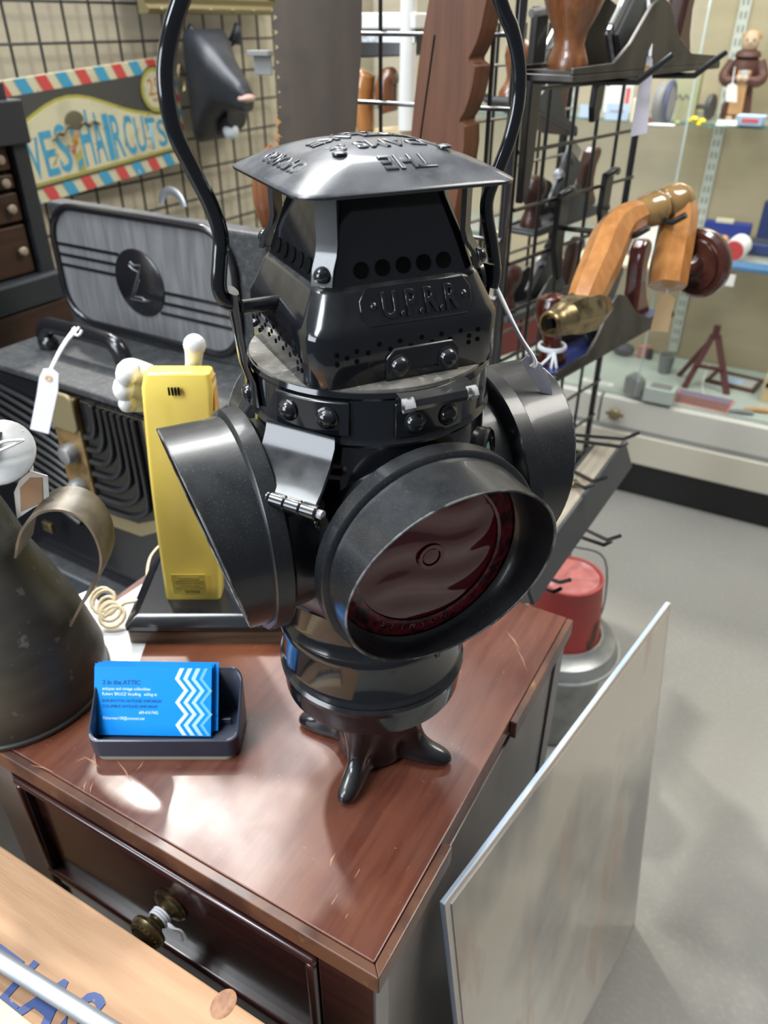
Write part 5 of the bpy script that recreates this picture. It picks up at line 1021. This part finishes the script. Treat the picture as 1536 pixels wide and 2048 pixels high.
for y_ in (y0_ + .004, y0_ + .604): bm = nb(); prism(bm, [(-.018, y_), (-.018, y_ + .012), (-.342, y_ + .012), (-.342, y_)], .36, CZt - .014); obj('end_board', bm, 'crate', cr, smooth=0)
bm = nb(); prism(bm, [(-.006, y0_ + .004), (-.006, y0_ + .616), (-.354, y0_ + .616), (-.354, y0_ + .004)], .35, .36); obj('crate_bottom', bm, 'crate', cr, smooth=0)
for x_ in (-.02, -.33):
    for y_ in (y0_ + .02, y0_ + .60): bm = nb(); box(bm, (x_, y_, .175), (.03, .03, .35)); obj('leg', bm, 'crate', cr, smooth=0)
bt = TF.loc(atz(30, 2040, CZt + .008)); bm = nb(); prism(bm, [(bt.x - ux_ + .004, y0_ + .10), (bt.x - ux_ + .004, y0_ + .62), (bt.x - ux_ - .05, y0_ + .62), (bt.x - ux_ - .05, y0_ + .10)], CZt, CZt + .010); obj('batten', bm, 'plank', cr, smooth=0, bevel=.001)
kq = TF.loc(atz(447, 2008, CZt)); bm = nb(); lathe(bm, [(0, 0), (.0085, 0), (.008, .0003), (.004, .0004), (0, .0004)], 20, Matrix.Translation((kq.x - ux_, kq.y, CZt)) @ Matrix.Scale(1.3, 4, (1, 0, 0))); obj('knot', bm, 'knot', cr)
# letters: baseline runs along -y of the table frame, tops towards +x
def crl(c, px, py, size, sx):
    q = TF.loc(atz(px, py, CZt)); me = txt(c, size, .0003, 'CENTER', bold=.0012, sx=sx); me.transform(Matrix.Translation((q.x - ux_, q.y, CZt + .0004)) @ Matrix.Rotation(R(-90), 4, 'Z')); obj('stencil_letter', me, 'blueink', cr, smooth=0)
crl('S', 128, 2076, .046, .95); crl('A', 60, 2046, .046, .95); crl('L', 8, 2012, .046, .85); crl('T', -50, 1985, .046, .95); crl('A', -110, 1950, .046, .95)
ra, rb_ = atz(-60, 1884, CZt + .011), atz(270, 2090, CZt + .011)
bm = nb(); tube(bm, [V(0, 0, 0), rb_ - ra], .0062, 16); cd_ = thing('conduit_tube', 'grey galvanised metal tube lying across the pine crate', 'tube', ra); obj('tube', bm, 'conduit', cd_, smooth=60)
bm = nb(); d_ = (rb_ - ra).normalized(); lathe(bm, [(.0062, 0), (.0075, 0), (.0075, .012), (.0062, .012)], 16, axisM((rb_ - ra) * .93, d_), False, False); obj('coupling', bm, 'conduit', cd_)
tb = W(-60, 1640, 1.0); bm = nb()
tub = thing('plastic_tub', 'whitish plastic tub on the floor left of the table post', 'tub', (tb.x - .06, tb.y + .06, 0))
bm = nb(); lathe(bm, [(0, 0), (.095, 0), (.10, .01), (.125, tb.z + .06), (.130, tb.z + .062), (.131, tb.z + .068), (.122, tb.z + .07), (.118, tb.z + .05), (0, tb.z + .045)], 40); obj('body', bm, 'bin', tub)
bm = nb(); lathe(bm, [(0.110, 0), (.132, 0), (.134, .008), (.110, .012), (0, .016)], 40, Matrix.Translation((0, 0, tb.z + .07)), False, True); obj('lid', bm, 'bin', tub)
# ---------------------------------------------------------------- display case
DZ, S1, S2 = .34, 1.085, .745
cs = thing('display_case', 'cream fronted display case with glass shelves along the right side', 'display case', K0, CF.a)
XA, XB, DP = -1.0, 1.1, .42
bm = nb(); box(bm, ((XA + XB) / 2, .03 + DP / 2, .0625), (XB - XA, DP, .125)); obj('kick_board', bm, 'kick', cs, smooth=0)
bm = nb(); box(bm, ((XA + XB) / 2, DP / 2 - .005, .175), (XB - XA, DP, .096)); obj('lower_front', bm, 'casecream', cs, smooth=0, bevel=.003)
bm = nb(); box(bm, ((XA + XB) / 2, DP / 2, .232), (XB - XA, DP - .01, .016)); obj('groove_strip', bm, 'lgrey', cs, smooth=0)
bm = nb(); box(bm, ((-.075 + XB) / 2, DP / 2, .285), (XB + .075, DP, .090)); obj('upper_front', bm, 'casewhite', cs, smooth=0, bevel=.002)
bm = nb(); box(bm, ((XA - .082) / 2, DP / 2, .285), (-.082 - XA, DP, .090)); ud = obj('drawer_front', bm, 'casewhite', cs, smooth=0, bevel=.003)
kq = CF.px(1232, 822); bm = nb(); lathe(bm, [(0, 0), (.010, 0), (.010, .008), (.018, .012), (.019, .018), (.014, .024), (0, .026)], 16, axisM((kq.x - .0, 0, .283), (0, -1, 0))); box(bm, (kq.x, -.014, .283), (.055, .008, .008)); obj('drawer_pull', bm, 'oldgold', ud)
bm = nb(); box(bm, ((XA + XB) / 2, DP / 2 + .01, DZ - .004), (XB - XA, DP - .03, .012)); obj('glass_deck', bm, 'deck', cs, smooth=0, bevel=.001)
bm = nb(); box(bm, ((XA + XB) / 2, DP + .01, (DZ + 1.9) / 2), (XB - XA, .02, 1.9 - DZ)); obj('back_panel', bm, 'caseback', cs, smooth=0)
for z_, d_ in ((S1, .27), (S2, .30), (1.43, .27)):
    bm = nb(); box(bm, ((XA + XB) / 2, DP - d_ / 2, z_ - .004), (XB - XA - .02, d_, .008)); g_ = obj('glass_shelf', bm, 'glass', cs, smooth=0)
    bm = nb(); box(bm, ((XA + XB) / 2, DP - d_ - .001, z_ - .004), (XB - XA - .02, .003, .0085)); obj('shelf_edge', bm, 'glassedge', g_, smooth=0)
sx0 = CF.px(1420, 350, DP).x
for k in (-2, -1, 0, 1):
    x_ = sx0 + k * .46; bm = nb(); box(bm, (x_, DP - .004, 1.13), (.030, .010, 1.54)); sd_ = obj('shelf_standard', bm, 'std', cs, smooth=0, bevel=.001)
    bm = nb(); z_ = .40
    while z_ < 1.85:
        for q in (-.006, .006): box(bm, (x_ + q, DP - .0092, z_), (.0038, .002, .017))
        z_ += .032
    o = obj('standard_slots', bm, 'slot', sd_, smooth=0); o['kind'] = 'stuff'
    for z_ in (S1, S2): bm = nb(); slab_ = [(x_ - .002, 0), (x_ + .002, 0)]; box(bm, (x_, DP - .10, z_ - .014), (.004, .19, .012)); obj('shelf_bracket', bm, 'std', sd_, smooth=0)
px_ = CF.px(1395, 120).x
bm = nb(); box(bm, (px_ - .40, .012, 1.12), (.80, .005, 1.55)); o = obj('sliding_pane', bm, 'pane', cs, smooth=0)
bm = nb(); box(bm, (px_ + .002, .012, 1.12), (.004, .006, 1.55)); obj('pane_edge', bm, plain('paneedge', (.45, .55, .52), .1), o, smooth=0)
# ---------------------------------------------------------------- things in the case
def on(z, x, y): p = atz(x, y, z); return V(p.x, p.y, z)
def cthing(name, lab, cat, z, x, y, rz=0, group=None): return thing(name, lab, cat, on(z, x, y), CF.a + R(rz), group)
def simple(name, lab, cat, z, x, y, parts, rz=0):
    T_ = cthing(name, lab, cat, z, x, y, rz)
    for nm, fn, m, kw in parts:
        bm = nb(); fn(bm); obj(nm, bm, m, T_, **kw)
    return T_
BV = dict(smooth=0, bevel=.002)
# monk figurine
T_ = cthing('monk_figurine', 'brown robed figurine with pale face and hanging tag on the top glass shelf', 'figurine', S1, 1468, 238, 5)
bm = nb(); lathe(bm, [(0, 0), (.036, 0), (.040, .006), (.037, .03), (.031, .075), (.033, .10), (.038, .122), (.034, .140), (.018, .152), (0, .155)], 26, Matrix.Scale(.8, 4, (0, 1, 0))); obj('robe', bm, 'robe', T_)
bm = nb(); slab(bm, [(-.020, .012), (.018, .012), (.016, .065), (.020, .118), (-.014, .118), (-.018, .065)], -.036, -.024); obj('apron', bm, 'tan', T_, smooth=0, bevel=.004)
bm = nb(); lathe(bm, [(.030, .146), (.034, .150), (.030, .160), (.018, .166)], 24); obj('hood_collar', bm, 'robe', T_)
bm = nb(); ball(bm, (0, -.004, .182), .0245, (.92, .95, 1.1)); hd2 = obj('head', bm, 'skin', T_)
bm = nb(); ball(bm, (0, .004, .194), .025, (1, .95, .62)); obj('hair', bm, 'tan', hd2)
bm = nb(); ball(bm, (0, -.028, .181), .004, (1, 1, 1.3)); obj('nose', bm, 'skin', hd2)
for s_ in (-1, 1):
    bm = nb(); ball(bm, (s_ * .009, -.0255, .187), .0022); obj('eye', bm, 'void', hd2)
    bm = nb(); tube(bm, [V(s_ * .032, 0, .138), V(s_ * .047, -.006, .105), V(s_ * .036, -.026, .092), V(s_ * .012, -.036, .098)], [.014, .016, .014, .009], 12, sm=4); obj('sleeve', bm, 'robe', T_, smooth=70)
    bm = nb(); ball(bm, (s_ * .008, -.039, .100), .009); obj('hand', bm, 'skin', T_)
    bm = nb(); ball(bm, (s_ * .012, -.026, .005), .011, (1, 1.6, .5)); obj('foot', bm, 'skin', T_)
bm = nb(); box(bm, (.004, -.042, .108), (.018, .006, .022)); obj('book', bm, 'lgrey', T_, **BV)
d_ = (on(S1, 1468, 238) - CAM).dot(FW)
poly_tag('paper_tag', 'white paper tag hanging from the monk figurine', [(1456, 170), (1466, 165), (1475, 172), (1474, 205), (1451, 203), (1452, 180)], d_ - .10, 'offwhite', string=[((1465, 167, d_ - .10), (1469, 140, d_ - .08), (1473, 112, d_ - .06))], sr=.0009)
simple('lettered_dish', 'pale blue glass dish with red lettering beside the figurine', 'dish', S1, 1500, 250, [('dish', lambda b: loft(b, [rsq(.030, .006, 0, 3, .020), rsq(.036, .008, .022, 3, .024), rsq(.030, .006, .024, 3, .020)]), 'paleblue', dict(smooth=40)), ('red_mark', lambda b: box(b, (0, -.0225, .012), (.04, .002, .008)), 'redp', dict(smooth=0))])
for dx, lab in ((-9, 'white folded price slip in front of the figurine, the left one of two'), (9, 'white folded price slip in front of the figurine, next to the lettered dish')):
    simple('price_slip', lab, 'label', S1, 1452 + dx, 252, [('slip', lambda b: box(b, (0, 0, .0025), (.030, .02, .002), rz=.3 if dx < 0 else -.3), 'offwhite', dict(smooth=0)), ('flap', lambda b: box(b, (0, .006, .008), (.028, .002, .012), rz=.3 if dx < 0 else -.3), 'offwhite', dict(smooth=0))])
T_ = cthing('flower_sprig', 'small yellow flower sprig lying on the top glass shelf', 'flowers', S1, 1378, 254)
for k in range(9):
    bm = nb(); ball(bm, (random.uniform(-.035, .035), random.uniform(-.01, .01), .007 + random.uniform(0, .014)), random.uniform(.006, .009), (1, 1, .8), seg=10, rings=6); obj('blossom', bm, 'flower' if k % 3 else 'leafg', T_)
simple('white_dish', 'small flat white dish left of the yellow flowers', 'dish', S1, 1322, 256, [('dish', lambda b: loft(b, [rsq(.020, .010, 0, 4, .012), rsq(.034, .014, .008, 4, .018), rsq(.030, .012, .009, 4, .015), rsq(.020, .008, .004, 4, .010)]), 'offwhite', dict(smooth=50))])
for dx, lab, mm in ((-5, 'tiny red wrapped sweet behind the white dish', 'redp'), (5, 'tiny blue wrapped sweet behind the white dish', 'navy')):
    simple('wrapped_sweet', lab, 'sweet', S1, 1302 + dx, 243, [('sweet', lambda b: ball(b, (0, 0, .006), .0065, (1.1, 1, .9)), mm, {}), ('twist', lambda b: lathe(b, [(.0015, 0), (.005, .007)], 10, axisM((.006, 0, .006), (1, 0, 0))), mm, {})])
simple('dark_spool', 'small dark spool with round ends right of the green box', 'spool', S1, 1395, 240, [('disc', lambda b: lathe(b, [(0, 0), (.030, 0), (.033, .006), (.030, .012), (0, .012)], 24, axisM((.022, 0, .033), (1, 0, 0))), 'dgrey', {}), ('rod', lambda b: tube(b, [V(-.06, 0, .033), V(.024, 0, .033)], .006, 10), 'dgrey', {}), ('disc', lambda b: lathe(b, [(0, 0), (.024, 0), (.024, .010), (0, .010)], 24, axisM((-.066, 0, .033), (1, 0, 0))), 'dgrey', {})], -10)
T_ = simple('green_box', 'olive green box with handwriting standing on the top shelf', 'box', S1, 1352, 240, [('box', lambda b: box(b, (0, .03, .060), (.085, .04, .12)), 'greenbox', BV)])
bm = nb(); tube(bm, [V(-.026 + .004 * k, .009, .055 + .006 * math.sin(k * 1.4)) for k in range(13)], .0013, 5, sm=3); obj('handwriting', bm, 'dgrey', T_)
simple('round_tin', 'grey round tin standing on edge behind the lilac tag', 'tin', S1, 1312, 245, [('tin', lambda b: lathe(b, [(0, 0), (.046, 0), (.048, .004), (.048, .020), (.044, .024), (0, .024)], 32, axisM((0, 0, .048), (1, -.2, 0))), 'mgrey', {}), ('dark_rim', lambda b: tube(b, [V(.026, .05 * math.cos(a), .049 + .047 * math.sin(a)) for a in (2 * math.pi * i / 30 for i in range(31))], .006, 8), 'navy', {})])
simple('cream_box', 'small cream box behind the wires below the upper plane', 'box', S1, 1275, 244, [('box', lambda b: box(b, (0, 0, .028), (.034, .04, .056)), 'creamp', BV)])
simple('blue_card', 'pale blue printed card leaning on the top shelf behind the wires', 'card', S1, 1232, 240, [('card', lambda b: box(b, (0, 0, .020), (.062, .004, .040)), 'paleblue', dict(smooth=0)), ('print', lambda b: box(b, (0, -.0025, .022), (.04, .001, .004)), 'tagprint', dict(smooth=0))])
simple('blue_card', 'narrow pale blue card further left behind the wires', 'card', S1, 1172, 235, [('card', lambda b: box(b, (0, 0, .016), (.040, .004, .032)), 'paleblue', dict(smooth=0))])
simple('white_box', 'white box with red stripe on the shelf behind the hanging bracket', 'box', S1, 1225, 228, [('box', lambda b: box(b, (0, .05, .036), (.08, .03, .072)), 'offwhite', BV), ('stripe', lambda b: box(b, (.028, .034, .036), (.012, .003, .06)), 'redp', dict(smooth=0))])
# middle shelf
simple('blue_box', 'bright blue box with pale top at the back of the middle shelf', 'box', S2, 1440, 500, [('box', lambda b: box(b, (0, .06, .034), (.13, .04, .068)), plain('royal', (.02, .04, .25)), BV), ('pale_top', lambda b: box(b, (-.01, .055, .072), (.05, .03, .010)), 'creamp', BV)])
simple('glass_jar', 'pale glass ornament in front of the blue box', 'ornament', S2, 1425, 510, [('body', lambda b: lathe(b, [(0, 0), (.020, 0), (.026, .012), (.024, .034), (.012, .046), (.012, .056), (0, .058)], 22), 'offwhite', {}), ('stopper', lambda b: ball(b, (.022, 0, .046), .012), 'tan', {})])
simple('red_capped_roll', 'white roll with a round red end on the middle shelf', 'roll', S2, 1464, 522, [('roll', lambda b: lathe(b, [(0, 0), (.030, 0), (.030, .05), (0, .05)], 28, axisM((0, -.012, .031), (.2, 1, .15))), 'offwhite', {}), ('red_end', lambda b: lathe(b, [(0, 0), (.026, 0), (.026, .002), (0, .002)], 28, axisM((-.0005, -.0145, .0306), (.2, 1, .15))), 'redp', {})])
simple('navy_case', 'open navy jewel case at the right edge of the middle shelf', 'case', S2, 1518, 512, [('tray', lambda b: box(b, (.02, .02, .020), (.12, .07, .034)), 'navy', dict(smooth=0, bevel=.006)), ('lid', lambda b: box(b, (.03, .062, .085), (.11, .018, .11)), 'navy', dict(smooth=0, bevel=.006)), ('lining', lambda b: box(b, (.02, .016, .0385), (.10, .05, .004)), 'dgrey', dict(smooth=0))])
simple('thin_book', 'blue and white thin book lying on the shelf edge below the navy case', 'book', S2, 1500, 545, [('cover', lambda b: box(b, (.03, .03, .006), (.17, .06, .012)), 'bluebook', BV), ('label', lambda b: box(b, (.075, -.0012, .006), (.05, .002, .010)), 'creamp', dict(smooth=0))])
simple('shelf_price_card', 'white price card clipped to the front of the middle shelf', 'label', S2, 1452, 548, [('card', lambda b: box(b, (0, -.012, -.012), (.052, .002, .030)), 'offwhite', dict(smooth=0))])
simple('white_plate', 'white round plate standing behind the brace', 'plate', S2, 1295, 520, [('plate', lambda b: lathe(b, [(0, 0), (.024, 0), (.045, .006), (.046, .009), (.024, .004), (0, .004)], 32, axisM((0, .03, .046), (0, -1, .25))), 'offwhite', {})])
simple('newspaper', 'folded yellowed newspaper lying on the middle shelf behind the brace', 'newspaper', S2, 1250, 530, [('paper', lambda b: box(b, (0, .02, .005), (.34, .10, .010)), 'creamp', BV)])
# deck
T_ = cthing('easel', 'small dark red wooden easel standing on the glass deck', 'easel', DZ + .002, 1405, 775)
ez = .165
for p, q, wv in ((V(-.050, -.03, 0), V(-.006, .02, ez), .019), (V(.075, -.02, 0), V(.006, .02, ez), .019), (V(-.085, .06, 0), V(-.012, .02, ez * .86), .016)):
    bm = nb(); bar(bm, p, q, wv, .009, (0, 1, 0)); obj('leg', bm, 'easel', T_, smooth=0, bevel=.001)
bm = nb(); bar(bm, V(-.035, -.014, .072), V(.045, -.010, .072), .008, .016, (0, 1, 0)); obj('ledge', bm, 'easel', T_, smooth=0)
bm = nb(); box(bm, (0, .02, ez + .01), (.020, .016, .04)); obj('head_block', bm, 'easel', T_, smooth=0, bevel=.002)
bm = nb(); tube(bm, [V(.004, -.008, .08), V(.0, -.03, .04), V(.01, -.05, .004), V(.04, -.06, .002)], .0011, 6, sm=4); obj('string', bm, 'string', T_)
T_ = cthing('framed_picture', 'small brown framed picture lying flat on the glass deck', 'frame', DZ + .002, 1468, 765, -8)
for c_, s_ in (((0, -.05, .006), (.15, .012, .012)), ((0, .05, .006), (.15, .012, .012)), ((-.069, 0, .006), (.012, .09, .012)), ((.069, 0, .006), (.012, .09, .012))): bm = nb(); box(bm, c_, s_); obj('frame_rail', bm, 'fbrown', T_, **BV)
bm = nb(); box(bm, (0, 0, .003), (.128, .09, .004)); obj('print', bm, 'lgrey', T_, smooth=0)
bm = nb(); box(bm, (-.006, 0, .0055), (.06, .045, .001)); obj('motif', bm, 'paleblue', T_, smooth=0)
T_ = cthing('patterned_mat', 'red and blue striped woven mat on the glass deck', 'mat', DZ + .002, 1405, 803, -3)
bm = nb(); box(bm, (0, 0, .002), (.165, .10, .004)); obj('mat', bm, 'salmon', T_, smooth=0)
for k in range(5): bm = nb(); box(bm, (0, -.040 + k * .02, .0045), (.155, .011, .001)); obj('band', bm, 'dgrey' if k < 3 else 'bluebook', T_, smooth=0)
T_ = cthing('pine_box', 'light pine box with dark slot at the right edge of the deck', 'box', DZ + .002, 1535, 800); bm = nb(); box(bm, (.03, .02, .04), (.10, .09, .08)); obj('box', bm, 'plank', T_, **BV); bm = nb(); box(bm, (.0, -.026, .055), (.03, .002, .014)); obj('slot', bm, 'void', T_, smooth=0)
for (x, y, lab, l_) in ((1480, 828, 'grey pocket knife on white tie at the front of the deck', .07), (1520, 825, 'brown handled knife at the front corner of the deck', .09)):
    T_ = cthing('pocket_knife', lab, 'knife', DZ + .002, x, y, 12); bm = nb(); tube(bm, [V(-l_ / 2, 0, .006), V(0, 0, .008), V(l_ / 2, 0, .006)], [.004, .009, .006], 10, sm=4); obj('handle', bm, 'pewter' if x < 1500 else 'tan', T_, smooth=60)
    bm = nb(); tube(bm, [V(.008 * math.cos(a), .012 * math.cos(a) * .2, .008 + .008 * math.sin(a)) for a in (2 * math.pi * i / 14 for i in range(15))], .0012, 6); obj('tie', bm, 'string', T_)
simple('pewter_wedge', 'grey pewter wedge shaped paperweight on the deck', 'paperweight', DZ + .002, 1268, 788, [('wedge', lambda b: slab(b, [(-.03, 0), (.035, 0), (.02, .05), (-.012, .066), (-.03, .055)], -.02, .02), 'pewter', dict(smooth=0, bevel=.005))], -15)
simple('glass_block', 'clear glass box with grey contents on the deck', 'box', DZ + .002, 1318, 800, [('box', lambda b: box(b, (0, 0, .022), (.09, .06, .044)), plain('glassbox', (.40, .46, .42), .12), BV), ('contents', lambda b: box(b, (0, 0, .045), (.06, .035, .002)), 'mgrey', dict(smooth=0))])
simple('grey_cup', 'dull grey metal cup at the back of the deck', 'cup', DZ + .002, 1328, 745, [('cup', lambda b: lathe(b, [(0, 0), (.020, 0), (.024, .05), (.026, .06), (.022, .06), (.018, .01), (0, .008)], 24), 'pewter', {})])
simple('dark_ornament', 'dark rounded ornament at the back left of the deck', 'ornament', DZ + .002, 1245, 710, [('body', lambda b: ball(b, (0, 0, .022), .026, (1.5, 1, .85)), 'dgrey', {})])
simple('pink_trinket', 'pink and black trinket between dark ornament and grey cup', 'trinket', DZ + .002, 1285, 715, [('body', lambda b: box(b, (0, 0, .022), (.04, .02, .044), rz=.4), 'salmon', dict(smooth=0, bevel=.005)), ('side', lambda b: box(b, (.022, -.004, .018), (.02, .02, .036), rz=.4), 'dgrey', dict(smooth=0, bevel=.005))])
simple('paper_strip', 'narrow white label strip on the deck behind the panel end', 'label', DZ + .002, 1195, 765, [('strip', lambda b: box(b, (0, 0, .001), (.10, .026, .002)), 'offwhite', dict(smooth=0)), ('print', lambda b: box(b, (0, 0, .0023), (.07, .004, .0006)), 'tagprint', dict(smooth=0))])
